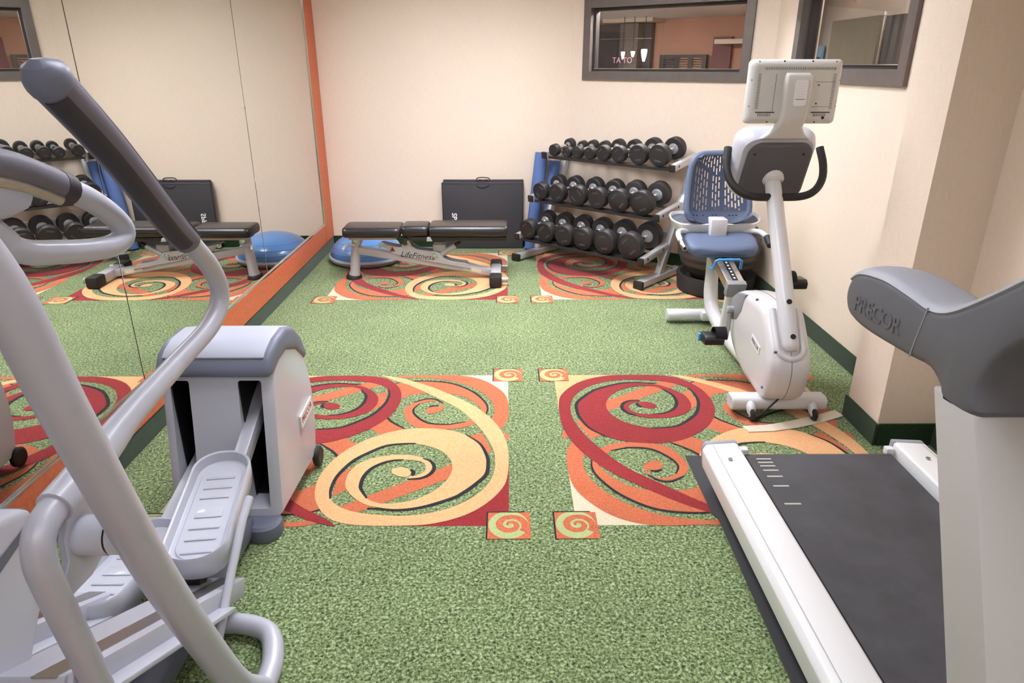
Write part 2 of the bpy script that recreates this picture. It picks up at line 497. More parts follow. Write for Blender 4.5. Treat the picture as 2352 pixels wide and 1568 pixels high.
# green carpet skirting
BH = 0.105
b = B(); bm_box(b, (XL + 0.006, 2.3, BH / 2), (0.012, 7.8, BH), 0.003); struct('baseboard_left', b, 'baseboard_carpet', label='dark green skirting under the mirror wall')
b = B(); bm_box(b, ((XL + A0.x) / 2, YB - 0.006, BH / 2), (A0.x - XL - 0.02, 0.012, BH), 0.003); struct('baseboard_back', b, 'baseboard_carpet', label='dark green skirting on the back wall')
b = B(); bm_aslab(b, 0, ALEN, 0, BH, -0.012, 0); struct('baseboard_angled', b, 'baseboard_carpet', label='dark green skirting on the slanted wall')
b = B(); bm_box(b, (XR - 0.006, 4.03, BH / 2), (0.012, 2.26, BH), 0.003); bm_box(b, (XR - 0.006, 0.52, BH / 2), (0.012, 4.2, BH), 0.003)
struct('baseboard_right', b, 'baseboard_carpet', label='dark green skirting on the right wall')
b = B(); bm_box(b, (1.61 - 0.006, 2.765, BH / 2), (0.012, 0.294, BH), 0.003); bm_box(b, (1.74, 2.63 - 0.006, BH / 2), (0.25, 0.012, BH), 0.003)
struct('baseboard_column', b, 'baseboard_carpet', label='dark green skirting around the column')

# mirror wall: orange boards, sheets of mirror, chrome channel
MB_, MT_ = 0.270, 2.42
b = B(); bm_box(b, (XL + 0.009, 2.16, (BH + MB_ - 0.012) / 2), (0.018, 7.52, MB_ - 0.012 - BH), 0.002); struct('trim_1', b, 'trim_orange', label='orange painted board along the bottom of the mirrors')
b = B(); bm_box(b, (XL + 0.009, 6.063, (BH + 2.55) / 2), (0.018, 0.262, 2.55 - BH), 0.002); struct('trim_2', b, 'trim_orange', label='upright orange board at the far end of the mirrors')
b = B(); bm_box(b, (XL + 0.009, 2.2, 2.485), (0.018, 7.6, 0.12), 0.002); struct('trim_3', b, 'trim_orange', label='orange board over the mirrors')
b = B(); bm_box(b, (XL + 0.014, 2.16, MB_ - 0.005), (0.012, 7.52, 0.012), 0.002); struct('trim_4', b, 'chrome', label='thin chrome channel holding the mirrors')
b = B(); bm_box(b, (XL + 0.011, 5.928, (MB_ + MT_) / 2), (0.014, 0.007, MT_ - MB_), 0.001); struct('trim_5', b, 'chrome', label='thin chrome edge on the far mirror')
seams = [5.924, 4.40, 2.738, 1.08, -0.58, -1.55]
b = B(); bm_box(b, (XL + 0.0015, 2.18, (MB_ + MT_) / 2), (0.003, 7.48, MT_ - MB_ - 0.01)); struct('trim_9', b, 'black_plastic', label='dark backing board behind the mirror sheets')
names = ['mirror sheet at the far end beside the upright orange board', 'mirror sheet reflecting the folded mat and bench, middle one', 'mirror sheet nearest the elliptical handlebars, reflecting the dumbbells', 'mirror sheet beside the viewer', 'mirror sheet behind the viewer']
for i in range(5):
    y1, y0 = seams[i] - 0.0025, seams[i + 1] + (0.0055 if i == 0 else 0.0025)
    b = B(); bm_box(b, (XL + 0.0065, (y0 + y1) / 2, (MB_ + MT_) / 2), (0.006, y1 - y0, MT_ - MB_), 0.0012, seg=1)
    tag(obj('mirror', b, 'mirror_silver', smooth=0), names[i], 'mirror', 'mirror sheets on the left wall')

# ------------------------------------------------------------------ windows
def window_frame_a(bm, s0, s1, z0, z1, w, d0, d1):
    bm_aslab(bm, s0, s1, z0, z0 + w, d0, d1); bm_aslab(bm, s0, s1, z1 - w, z1, d0, d1)
    bm_aslab(bm, s0, s0 + w, z0 + w, z1 - w, d0, d1); bm_aslab(bm, s1 - w, s1, z0 + w, z1 - w, d0, d1)
b = B(); window_frame_a(b, *W1, 0.065, -0.022, 0.10)
win1 = struct('window_1', b, 'bronze_frame', label='wide bronze framed interior window above the dumbbell rack')
b = B(); window_frame_a(b, W1[0] + 0.065, W1[1] - 0.065, W1[2] + 0.065, W1[3] - 0.065, 0.02, 0.03, 0.085)
obj('glazing_bead', b, 'bronze_dark', win1, 0)
b = B(); bm_aslab(b, W1[0] + 0.085, W1[1] - 0.085, W1[2] + 0.083, W1[2] + 0.089, 0.02, 0.03); obj('sill_strip', b, 'chrome', win1, 0)
b = B(); bm_aslab(b, W1[0] + 0.08, W1[1] - 0.08, W1[2] + 0.08, W1[3] - 0.08, 0.055, 0.061); obj('pane', b, 'window_glass', win1, 0)
def window_frame_r(bm, y0, y1, z0, z1, w, x0, x1):
    rbox(bm, y0, y1, z0, z0 + w, x0, x1); rbox(bm, y0, y1, z1 - w, z1, x0, x1)
    rbox(bm, y0, y0 + w, z0 + w, z1 - w, x0, x1); rbox(bm, y1 - w, y1, z0 + w, z1 - w, x0, x1)
b = B(); window_frame_r(b, *W2, 0.075, XR - 0.022, XR + 0.10)
win2 = struct('window_2', b, 'bronze_frame', label='bronze framed interior window on the right wall')
b = B(); window_frame_r(b, W2[0] + 0.075, W2[1] - 0.075, W2[2] + 0.075, W2[3] - 0.075, 0.02, XR + 0.03, XR + 0.085)
obj('glazing_bead', b, 'bronze_dark', win2, 0)
b = B(); rbox(b, W2[0] + 0.095, W2[1] - 0.095, W2[2] + 0.093, W2[2] + 0.098, XR + 0.02, XR + 0.03); obj('sill_strip', b, 'chrome', win2, 0)
b = B(); rbox(b, W2[0] + 0.09, W2[1] - 0.09, W2[2] + 0.09, W2[3] - 0.09, XR + 0.055, XR + 0.061); obj('pane', b, 'window_glass', win2, 0)

# ------------------------------------------------------------------ carpet pattern
TILE = {
    'YA': [(485,1008),(548,981),(627,937),(695,890),(756,838),(854,745),(924,649),(969,551),(994,451),(1000,352),(997,260),(983,188),(938,109),(871,46),(780,8),(691,1),(591,3),(521,18),(472,54),(433,118),(415,180),(411,258),(431,349),(476,432),(537,495),(613,541),(695,555),(780,544),(849,509),(901,444),(927,367),(933,309),(928,261),(899,208),(864,164),(831,133),(748,89),(680,77),(631,85),(586,99),(541,136),(510,179),(498,218),(498,271),(521,327),(579,366),(656,377),(708,365),(746,339),(762,300),(754,266),(727,241),(690,234)],
    'YB': [(482,998),(533,955),(607,904),(712,807),(811,706),(869,613),(915,517),(946,420),(957,338),(952,261),(932,195),(891,133),(834,86),(768,58),(701,47),(616,53),(544,71),(491,106),(467,148),(460,192),(467,258),(496,334),(537,385),(588,431),(646,446),(687,447),(741,426),(784,391),(811,346),(821,296),(815,248),(794,196),(752,146),(702,116),(641,105),(605,114),(572,141),(549,191),(547,230),(559,284),(587,319),(623,339),(664,346),(700,341),(724,329),(736,304),(734,276),(710,252),(688,249)],
    'K1': [(472,130),(462,186),(467,258),(496,338),(536,389),(588,435),(646,448),(686,450)],
    'K2': [(853,508),(903,446),(929,367),(934,313),(929,257),(899,205),(865,161),(831,130),(748,87),(681,74),(632,79),(590,83)],
    'K3': [(580,132),(554,179),(548,204),(549,250),(565,295),(594,326),(626,342),(660,346)],
    'K4': [(721,354),(748,336),(763,300),(754,262),(727,238),(687,233)],
    'K5': [(689,287),(700,273),(699,254)],
    'YBLOB': [(631,273),(635,294),(659,301),(683,290),(693,269),(687,249),(667,246),(647,255)],
    'OA': [(528,984),(584,1005),(643,1006),(792,1003),(892,958),(966,868),(996,784),(1000,658),(990,585),(969,540)],
    'OB': [(531,966),(588,976),(646,978),(746,957),(846,897),(915,811),(947,720),(946,649),(932,599),(913,568)],
    'PA': [(524,905),(579,935),(675,943),(773,919),(858,848),(907,765),(923,706),(917,649),(899,613),(879,586),(821,552),(737,548),(663,570),(625,633),(614,698),(637,747),(687,782),(724,778),(754,746),(759,712)],
    'PB': [(540,829),(600,818),(709,838),(804,817),(862,765),(896,706),(897,677),(885,645),(848,604),(810,591),(776,585),(711,598),(662,651),(647,698),(664,742),(707,766),(735,761),(748,741),(752,717)],
    'OBLOB': [(694,693),(704,712),(725,722),(743,719),(758,724),(756,697),(738,674),(717,664),(699,669)],
    'J1': [(524,905),(579,938),(674,945),(773,922),(858,850),(908,765),(923,706),(917,649)],
    'J2': [(545,730),(543,680),(556,643),(582,602),(637,549)],
    'J3': [(848,602),(810,589),(777,582),(711,594),(662,649),(647,698),(664,744)],
    'J4': [(640,755),(687,784),(724,778),(754,746)],
    'J5': [(701,717),(720,726),(740,724)],
    'CEN': [(527,927),(639,839),(578,777),(545,728),(543,680),(582,606),(637,549),(614,528),(555,512),(478,589),(507,661),(536,758),(535,861)],
    'ST1': [(499,86),(560,59),(826,245),(821,321)],
    'ST2': [(474,142),(509,176),(521,327),(467,258)],
    'ST3': [(866,501),(906,521),(946,397),(925,390)],
    'ST4': [(973,492),(1000,525),(1000,475),(986,463)],
    'UR': [(792,1003),(1000,1003),(1000,690),(978,760),(942,850),(880,925),(820,972)],
    'LR': [(700,0),(1000,0),(1000,345),(980,330),(958,200),(920,125),(862,68),(785,28)],
}
TW = 1.302
def resample(P, n):
    L = [0.0]
    for a, b2 in zip(P, P[1:]): L.append(L[-1] + (b2 - a).length)
    out = []; j = 0
    for i in range(n):
        t = L[-1] * i / (n - 1)
        while j < len(L) - 2 and L[j + 1] < t: j += 1
        f = (t - L[j]) / max(1e-9, L[j + 1] - L[j]); out.append(P[j].lerp(P[j + 1], f))
    return out
def tpath(key, rot, smooth=True):
    P = []
    for s, t in TILE[key]:
        s, t = s / 1000.0, t / 1000.0
        if rot: s, t = 1 - s, 1 - t
        P.append(Vector((min(1, max(0, s)) * TW, min(1, max(0, t)) * TW, 0)))
    return catmull([tuple(p) for p in P], 5) if smooth else P
CM = ['carpet_orange', 'carpet_yellow', 'carpet_red', 'carpet_cream', 'carpet_black', 'carpet_sage']
OR_, YE, RE, CR, BK, SG = range(6)
def face(bm, pts, z, mi):
    try: f = bm.faces.new([bm.verts.new((p.x, p.y, z)) for p in pts]); f.material_index = mi
    except ValueError: return
    f.normal_update()
    if f.normal.z < 0: f.normal_flip()
def ribbon(bm, A, Bp, z, mi, n=150):
    A, Bp = resample(A, n), resample(Bp, n)
    va = [bm.verts.new((p.x, p.y, z)) for p in A]; vb = [bm.verts.new((p.x, p.y, z)) for p in Bp]
    for i in range(n - 1):
        f = bm.faces.new((va[i], va[i + 1], vb[i + 1], vb[i])); f.material_index = mi
def paired(bm, A, Bp, z, mi):
    """ribbon whose right edge follows the nearest later point of the other edge, so coils do not shear"""
    A, Bp = resample(A, 220), resample(Bp, 440); j = 0; prs = []
    for i, a in enumerate(A):
        lim = min(len(Bp) - 1, j + 14)
        k = min(range(j, lim + 1), key=lambda q: (Bp[q] - a).length)
        k = max(k, int(i / 219 * 439) - 26); j = min(k, 439); prs.append(j)
    prs[-1] = 439
    va = [bm.verts.new((p.x, p.y, z)) for p in A]; vb = [bm.verts.new((Bp[q].x, Bp[q].y, z)) for q in prs]
    for i in range(len(A) - 1):
        f = bm.faces.new((va[i], va[i + 1], vb[i + 1], vb[i])); f.material_index = mi
def stroke(bm, P, w, z, mi):
    P = resample(P, max(12, 4 * len(P))); n = len(P); va, vb = [], []
    for i, p in enumerate(P):
        d = (P[min(i + 1, n - 1)] - P[max(i - 1, 0)]).normalized(); nn = Vector((-d.y, d.x, 0))
        ww = w * (0.35 + 0.65 * math.sin(PI * min(1, max(0, i / (n - 1)))) ** 0.6)
        a, c = p + nn * ww, p - nn * ww
        va.append(bm.verts.new((a.x, a.y, z))); vb.append(bm.verts.new((c.x, c.y, z)))
    for i in range(n - 1):
        f = bm.faces.new((va[i], va[i + 1], vb[i + 1], vb[i])); f.material_index = mi
def motif_mesh():
    bm = B()
    for rot in (False, True):
        main = YE if not rot else RE
        face(bm, tpath('UR', rot, False), 0.0006, CR)
        face(bm, tpath('LR', rot, False), 0.0006, RE if not rot else YE)
        for k in ('CEN', 'ST1', 'ST2', 'ST3', 'ST4'): face(bm, tpath(k, rot, False), 0.0009 if k != 'CEN' else 0.0010, OR_)
        ribbon(bm, tpath('OA', rot), tpath('OB', rot), 0.0012, OR_, 60)
        paired(bm, tpath('PA', rot), tpath('PB', rot), 0.0013, OR_)
        face(bm, catmull([tuple(p) for p in tpath('OBLOB', rot, False)], 4, True), 0.0014, OR_)
        for k in ('J1', 'J2', 'J3', 'J4', 'J5'): stroke(bm, tpath(k, rot), 0.0065, 0.0016, BK)
        paired(bm, tpath('YA', rot), tpath('YB', rot), 0.0018, main)
        face(bm, catmull([tuple(p) for p in tpath('YBLOB', rot, False)], 4, True), 0.0019, main)
        for k in ('K1', 'K2', 'K3', 'K4', 'K5'): stroke(bm, tpath(k, rot), 0.0085, 0.0021, BK)
    return bm
def corner_mesh():
    bm = B(); h = 0.077
    face(bm, [Vector((-h, -h, 0)), Vector((h, -h, 0)), Vector((h, h, 0)), Vector((-h, h, 0))], 0.0023, OR_)
    face(bm, [Vector((0.073 * math.cos(a) - 0.002, 0.080 * math.sin(a) + 0.004, 0)).xyz for a in [2 * PI * k / 40 for k in range(40)] if True], 0.0024, SG)
    P = []
    for k in range(60):
        t = k / 59; a = math.radians(200) - t * math.radians(600); r = 0.006 + 0.052 * t
        P.append(Vector((0.004 + r * math.cos(a), 0.002 + r * math.sin(a), 0)))
    va = []
    stroke_w = [0.004 + 0.009 * min(1, k / 30) for k in range(60)]
    L_, R_ = [], []
    for i, p in enumerate(P):
        d = (P[min(i + 1, 59)] - P[max(i - 1, 0)]).normalized(); nn = Vector((-d.y, d.x, 0))
        a, c = p + nn * stroke_w[i], p - nn * stroke_w[i]
        L_.append(bm.verts.new((a.x, a.y, 0.0026))); R_.append(bm.verts.new((c.x, c.y, 0.0026)))
    for i in range(59):
        f = bm.faces.new((L_[i], L_[i + 1], R_[i + 1], R_[i])); f.material_index = OR_
    face(bm, [Vector((-h - 0.006, -h, 0)), Vector((-h, -h, 0)), Vector((-h, h + 0.006, 0)), Vector((-h - 0.006, h + 0.006, 0))], 0.0027, BK)
    face(bm, [Vector((-h, h, 0)), Vector((h - 0.02, h, 0)), Vector((h - 0.02, h + 0.006, 0)), Vector((-h, h + 0.006, 0))], 0.0027, BK)
    return bm
def flat_mesh(name, bm):
    me = bpy.data.meshes.new(name)
    for f in bm.faces:
        f.normal_update()
        if f.normal.z < 0: f.normal_flip()
    bm.to_mesh(me); bm.free()
    for x in CM: me.materials.append(MATS[x])
    return me
mm, cmh = flat_mesh('carpet_motif', motif_mesh()), flat_mesh('carpet_corner', corner_mesh())
for x0 in (-1.297, 0.250):
    for y0 in (-0.525, 2.065, 4.655):
        o = bpy.data.objects.new('carpet_motif', mm); COL.objects.link(o); o.parent = floor; o.location = (x0, y0, 0)
        for dx in (0, TW):
            for dy in (0, TW):
                if x0 + dx > 1.5 and y0 + dy > 5.3: continue
                c = bpy.data.objects.new('carpet_corner', cmh); COL.objects.link(c); c.parent = floor; c.location = (x0 + dx, y0 + dy, 0)

# ------------------------------------------------------------------ ceiling fixtures
for i, (x, y, w, d, e) in enumerate(CEILING_LIGHTS):
    lb = ['rectangular ceiling light over the bench end of the room', 'rectangular ceiling light over the recumbent bike', 'rectangular ceiling light over the elliptical trainer', 'rectangular ceiling light over the treadmill console', 'rectangular ceiling light near the wall behind the viewer'][i]
    t = thing('ceiling_light', lb, 'ceiling light', (x, y, CEIL - 0.04), 0, 'ceiling lights')
    b = B()
    for sx in (-1, 1): bm_box(b, (x + sx * (w / 2 + 0.015), y, CEIL - 0.10), (0.03, d + 0.06, 0.20), 0.003)  # deep skirts, shaped to cut the light off the upper walls
    for sy in (-1, 1): bm_box(b, (x, y + sy * (d / 2 + 0.015), CEIL - 0.10), (w, 0.03, 0.20), 0.003)
    obj('frame', b, 'ceiling_white', t)
    b = B(); bm_box(b, (x, y, CEIL - 0.012), (w, d, 0.012)); obj('diffuser', b, emit('diffuser_glow_%d' % i, '#f3f5ff', e), t)

# ------------------------------------------------------------------ lobby seen through the slanted wall's window
LD = 2.6
def lob(u, v, d):
    p = APL(u, v, A0 + AN * d, AN); return ((p - A0).dot(AW), p.z)
def lobby_slab(name, px, d, t, material, label, cat=None, kind=None):
    (u0, v0), (u1, v1) = px
    a, c = lob(u0, v1, d), lob(u1, v0, d)
    b = B(); bm_aslab(b, a[0], c[0], a[1], c[1], d, d + t)
    o = obj(name, b, material, smooth=0)
    if kind: o['kind'] = kind; o['label'] = label
    else: tag(o, label, cat)
    return o
zc_l = lob(1560, 42, LD)[1]
b = B(); bm_aslab(b, -2.5, 1.24, 0, zc_l + 0.5, LD, LD + 0.1); struct('wall_lobby', b, 'lobby_wall_pink', label='pinkish tan lobby wall seen through the wide window')
b = B(); bm_aslab(b, -2.5, 1.24, zc_l, zc_l + 0.05, 0.142, LD); struct('ceiling_lobby', b, 'ceiling_white', label='white lobby ceiling seen through the wide window')
b = B(); bm_aslab(b, -2.5, 1.24, -0.05, 0, 0.142, LD); struct('floor_lobby', b, 'lobby_dark', label='dark lobby floor beyond the wide window')
lobby_slab('trim_6', ((1384, 34), (1500, 53)), LD - 0.35, 0.3, 'lobby_beam', 'cream soffit over the dark lobby opening', kind='structure')
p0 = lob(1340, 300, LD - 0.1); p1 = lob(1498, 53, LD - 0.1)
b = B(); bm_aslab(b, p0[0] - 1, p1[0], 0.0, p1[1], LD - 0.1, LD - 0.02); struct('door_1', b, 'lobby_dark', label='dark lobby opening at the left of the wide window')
p0 = lob(1424, 165, LD - 0.2); p1 = lob(1472, 53, LD - 0.2)
b = B(); bm_aslab(b, p0[0], p1[0], 0, p1[1], LD - 0.25, LD - 0.1); struct('wall_pillar', b, 'lobby_pillar', label='brown pillar in the dark lobby opening')
b = B(); p0 = lob(1380, 91, LD - 0.3); p1 = lob(1497, 89, LD - 0.3); bm_aslab(b, p0[0], p1[0], p0[1], p0[1] + 0.006, LD - 0.3, LD - 0.29); struct('trim_7', b, 'steel_brushed', label='thin pale rail across the lobby opening')
for k, (u, v0, v1, w) in enumerate(((1478, 113, 141, 13), (1453, 118, 131, 9), (1430, 119, 136, 8))):
    p = APL(u, v0, A0 + AN * (LD - 0.55), AN); q = APL(u, v1, A0 + AN * (LD - 0.55), AN); r = (APL(u + w / 2, v0, A0 + AN * (LD - 0.55), AN) - p).length
    t = thing('pendant_lamp', ['largest white tapered pendant lamp in the lobby', 'small white pendant lamp in the middle of the lobby three', 'small white pendant lamp at the left of the lobby three'][k], 'pendant lamp', tuple(q), 0, 'lobby pendant lamps')
    b = B(); h = p.z - q.z; bm_lathe(b, [(0, 0), (r * 0.35, 0.0), (r * 0.8, h * 0.5), (r, h * 0.9), (r * 0.9, h), (0, h)], 16, Matrix.Translation(q)); obj('shade', b, 'pendant_glow', t)
    b = B(); bm_cyl(b, (q.x, q.y, p.z), (q.x, q.y, zc_l), 0.004, 8); obj('cord', b, 'cable_black', t)
# louvred shutters
a, c = lob(1513, 163, LD - 0.12), lob(1623, 125, LD - 0.12)
sh = thing('louvred_shutter', 'dark louvred shutter unit against the pink lobby wall', 'shutter', tuple(apt((a[0] + c[0]) / 2, a[1], LD - 0.1)))
a = (a[0], a[1] - 0.35); W = c[0] - a[0]
b = B(); d0 = LD - 0.12
bm_aslab(b, a[0], c[0], c[1] - 0.03, c[1], d0, d0 + 0.05); bm_aslab(b, a[0], c[0], a[1], a[1] + 0.03, d0, d0 + 0.05)
for f in (0, 0.36, 0.68, 1.0): bm_aslab(b, a[0] + (W - 0.05) * f, a[0] + (W - 0.05) * f + 0.05, a[1] + 0.03, c[1] - 0.03, d0, d0 + 0.05)
obj('frame', b, 'shutter_wood', sh, 0)
nl = 20
for k in range(nl):
    z = a[1] + 0.04 + (c[1] - a[1] - 0.08) * k / (nl - 1)
    for f0, f1 in ((0, 0.36), (0.36, 0.68), (0.68, 1.0)):
        b = B(); bm_aslab(b, a[0] + (W - 0.05) * f0 + 0.05, a[0] + (W - 0.05) * f1, z - 0.007, z + 0.007, d0 + 0.012, d0 + 0.03)
        obj('slat', b, 'shutter_wood' if f0 == 0 else 'louvre_wood', sh, 0)
lobby_slab('door_2', ((1622, 84), (1682, 260)), LD - 0.06, 0.05, 'lobby_red', 'dark red lobby door seen through the wide window', kind='structure')
lobby_slab('trim_8', ((1640, 88), (1735, 101)), LD - 0.3, 0.2, 'lobby_beam', 'cream soffit over the red lobby door', kind='structure')
lobby_slab('wall_nook', ((1697, 100), (1716, 260)), LD - 0.2, 0.1, 'lobby_pillar', 'brown wall strip beside the red lobby door', kind='structure')
sg = apt(*lob(1429, 139, LD - 0.45), LD - 0.45)
t = lettering('lobby_sign', 'TA TO', 0.085, sg, AW, -AN, 'sign_pink', None); tag(t, 'small pink lettering hanging in the lobby opening', 'sign')
b = B(); bm_aslab(b, -1.2, 1.1, zc_l - 0.012, zc_l - 0.003, 0.16, 0.30); tag(obj('lobby_fill_light', b, emit('lobby_fill_glow', '#fff6f0', 75.0), smooth=0), 'unseen fill light added above the slanted wall to brighten the lobby', 'ceiling light')  # added glowing panel, kept out of view, to brighten the lobby

# ------------------------------------------------------------------ hall seen through the right wall's window
HX = XR + 0.8
def hall(u, v, x=HX):
    p = AX(u, v, x); return (p.y, p.z)
b = B(); bm_box(b, (HX + 0.06, 4.4, 1.4), (0.1, 4.1, 2.8)); struct('wall_hall', b, 'hall_wall', label='grey beige hall wall seen through the right window')
b = B(); bm_box(b, (XR + 0.47, 4.3, 2.72), (0.64, 3.9, 0.05)); struct('ceiling_hall', b, 'ceiling_white', label='hall ceiling beyond the right window')
b = B(); bm_box(b, (XR + 0.6, 4.3, -0.035), (0.4, 3.9, 0.06)); struct('floor_hall', b, 'lobby_dark', label='hall floor beyond the right window')
def hslab(px, x, t):
    (u0, v0), (u1, v1) = px
    y0, y1 = hall(u1, 100, x)[0], hall(u0, 100, x)[0]; z1 = hall(u0, v0, x)[1]; z0 = 0.0 if v1 > 300 else hall(u0, v1, x)[1]
    b = B(); bm_box(b, (x + t / 2, (y0 + y1) / 2, (z0 + z1) / 2), (t, y1 - y0, z1 - z0)); return b, (y0, y1, z0, z1)
b, q = hslab(((1905, 50), (2012, 330)), HX - 0.1, 0.05); struct('door_3', b, 'hall_curtain', label='olive panelled hall door seen through the right window')
b, q = hslab(((2008, 40), (2066, 330)), HX - 0.06, 0.05); struct('door_4', b, 'hall_dark', label='dark brown hall door beside the olive one')
b, q = hslab(((1872, 106), (1890, 140)), HX - 0.03, 0.02)
po = tag(obj('poster', b, 'poster_blue', smooth=0), 'small pale blue poster on the hall wall', 'poster')
b, q2 = hslab(((1880, 131), (1887, 135)), HX - 0.036, 0.004); obj('print', b, 'poster_ink', po, 0)
b = B(); bm_box(b, (2.49, 6.46, 1.4), (0.36, 0.08, 2.8)); struct('wall_hall_end', b, 'bronze_dark', label='dark end wall of the hall behind the right window')
b = B(); bm_aslab(b, 1.24, 1.27, 0, zc_l + 0.5, 0.95, LD); struct('wall_lobby_side', b, 'lobby_wall_pink', label='side wall of the lobby')
b = B(); bm_box(b, (XR + 0.45, 4.3, 2.68), (0.3, 1.0, 0.02)); tag(obj('hall_fill_light', b, emit('hall_fill_glow', '#fff6f0', 14.0), smooth=0), 'unseen fill light added to brighten the hall behind the right window', 'ceiling light')  # added glowing panel overhead, unseen, that lifts the hall's brightness
sc = AX(1945, 18, HX - 0.05)
t = thing('wall_sconce', 'warm glowing wall sconce above the olive hall door', 'wall lamp', (HX - 0.02, sc.y, sc.z))
b = B(); bm_lathe(b, [(0, -0.04), (0.025, -0.035), (0.045, 0.04), (0.042, 0.045), (0, 0.04)], 16, Matrix.Translation((HX - 0.09, sc.y, sc.z + 0.1))); obj('shade', b, 'lobby_glow', t)
b = B(); bm_box(b, (HX - 0.01, sc.y, sc.z + 0.1), (0.06, 0.05, 0.09), 0.005); obj('bracket', b, 'bronze_frame', t)

# ================================================================== exercise machines
# ------------------------------------------------------------------ treadmill
tm = thing('treadmill', 'large white and grey treadmill seen from its console end on a black mat', 'treadmill', (1.185, 1.25, 0.006))
def rail(side):
    x = lambda v: v if side < 0 else 2.37 - v
    prof = [(0.800, 0.05), (0.758, 0.10), (0.750, 0.175), (0.764, 0.198), (0.872, 0.205), (0.884, 0.200), (0.888, 0.10), (0.860, 0.05)]
    b = B(); bm_prism(b, [(x(p[0]), p[1]) for p in prof], 'Y', 0.28, 2.30, 0.004)
    r = obj('side_rail', b, 'rail_white', tm)
    b = B(); bm_prism(b, [(x(0.782), 0.206), (x(0.784), 0.206), (x(0.784), 0.2075), (x(0.782), 0.2075)], 'Y', 0.4, 2.28); obj('groove_line', b, 'post_beige', r)
    b = B(); bm_prism(b, [(x(p[0]), p[1]) for p in [(0.803, 0.05), (0.760, 0.10), (0.752, 0.176), (0.764, 0.200), (0.885, 0.206), (0.889, 0.10), (0.862, 0.05)]], 'Y', 2.30, 2.325, 0.006); obj('end_cap', b, 'yoke_top', r)
    b = B(); bm_cyl(b, (x(0.82), 2.18, 0.204), (x(0.82), 2.18, 0.2078), 0.008, 12); obj('screw', b, 'steel_brushed', r)
    b = B(); bm_box(b, (x(0.905), 2.285, 0.175), (0.03, 0.03, 0.03), 0.004); obj('belt_guide', b, 'label_white', r)
    for y in (0.5, 2.1):
        b = B(); bm_cyl(b, (x(0.84), y, 0.006), (x(0.84), y, 0.055), 0.03, 16, 0.004); obj('foot', b, 'black_rubber', r)
    return r
for sd in (-1, 1): rail(sd)
# belt runs round the rear roller
b = B()
prof = [(0.45, 0.172), (2.255, 0.172)]
for k in range(1, 9):
    a = PI / 2 - PI * k / 9; prof.append((2.255 + 0.052 * math.cos(a), 0.12 + 0.052 * math.sin(a)))
prof += [(2.255, 0.068), (0.45, 0.068)]
bm_prism(b, prof, 'X', 0.906, 1.464)
belt = obj('running_belt', b, 'belt_black', tm)
for (u, v) in ((1737, 1054), (1741, 1062), (1746, 1070), (1753, 1080), (1762, 1094), (1776, 1116), (1802, 1157)):
    p = AZ(u, v, 0.172)
    b = B(); bm_box(b, (p.x + 0.028, p.y, 0.1725), (0.056, 0.008, 0.001)); obj('speed_mark', b, 'belt_mark', belt, 0)
b = B(); bm_box(b, (1.185, 1.25, 0.11), (0.60, 1.75, 0.03)); obj('deck', b, 'black_plastic', tm)
# motor hood
b = B()
bm_prism(b, [(-0.02, 0.05), (-0.05, 0.12), (0.0, 0.24), (0.14, 0.29), (0.36, 0.27), (0.47, 0.20), (0.47, 0.05)], 'X', 0.80, 1.57, 0.02, 3)
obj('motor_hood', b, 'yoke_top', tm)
yprof = [(1.495, 1.115), (1.398, 1.129), (1.300, 1.126), (1.230, 1.122), (1.180, 1.133), (1.129, 1.162), (1.059, 1.212), (1.000, 1.256), (0.90, 1.325), (0.84, 1.345), (0.80, 1.30), (0.86, 1.235), (0.94, 1.178),
         (1.00, 1.128), (1.032, 1.085), (1.045, 1.035), (1.040, 0.985), (1.131, 0.966), (1.150, 0.995), (1.195, 1.014), (1.26, 1.008), (1.405, 0.998), (1.490, 1.000), (1.530, 1.015), (1.548, 1.050), (1.535, 1.092)]
for sd in (-1, 1):
    xa, xb = (0.800, 0.925) if sd < 0 else (1.445, 1.57)
    b = B(); bm_prism(b, [(1.164, 0.992), (1.041, 0.99), (0.66, 0.20), (0.785, 0.20)], 'X', xa, xb, 0.006, 2)
    post = obj('upright_post', b, 'post_beige', tm)
    b = B(); yp = [(p.x, p.y) for p in catmull([(y, z, 0) for y, z in yprof], 3, True)]
    bm_prism(b, yp, 'X', xa, xb, 0.016, 3, 45)
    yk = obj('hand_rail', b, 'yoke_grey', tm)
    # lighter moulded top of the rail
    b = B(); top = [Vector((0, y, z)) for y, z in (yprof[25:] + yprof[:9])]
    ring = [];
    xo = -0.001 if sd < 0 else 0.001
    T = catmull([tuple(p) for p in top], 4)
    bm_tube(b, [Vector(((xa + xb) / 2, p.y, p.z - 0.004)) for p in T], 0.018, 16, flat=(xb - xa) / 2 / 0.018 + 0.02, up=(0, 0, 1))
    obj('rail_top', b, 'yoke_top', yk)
    b = B(); xs = xa - 0.0012 if sd < 0 else xb - 0.002
    bm_prism(b, [(1.252, 1.012), (1.254, 1.012), (1.231, 1.122), (1.229, 1.122)], 'X', xs, xs + 0.003); obj('seam', b, 'yoke_top', yk)
    if sd < 0:
        c = AX(2012, 720, 0.799)
        e = AX(2100, 770, 0.799) - AX(1970, 694, 0.799)
        lettering('embossed_lettering', 'PRECOR', 0.052, (0.7995, c.y, c.z - 0.002), e, (-1, 0, 0), 'yoke_grey', yk, extrude=0.0012, bold=0.0006)
b = B(); bm_box(b, (1.185, 0.83, 1.36), (0.72, 0.10, 0.30), 0.03, (math.radians(-25), 0, 0)); obj('console', b, 'yoke_grey', tm)
b = B(); bm_box(b, (1.185, 0.872, 1.385), (0.5, 0.012, 0.2), 0.005, (math.radians(-25), 0, 0)); obj('display', b, 'black_plastic', tm)
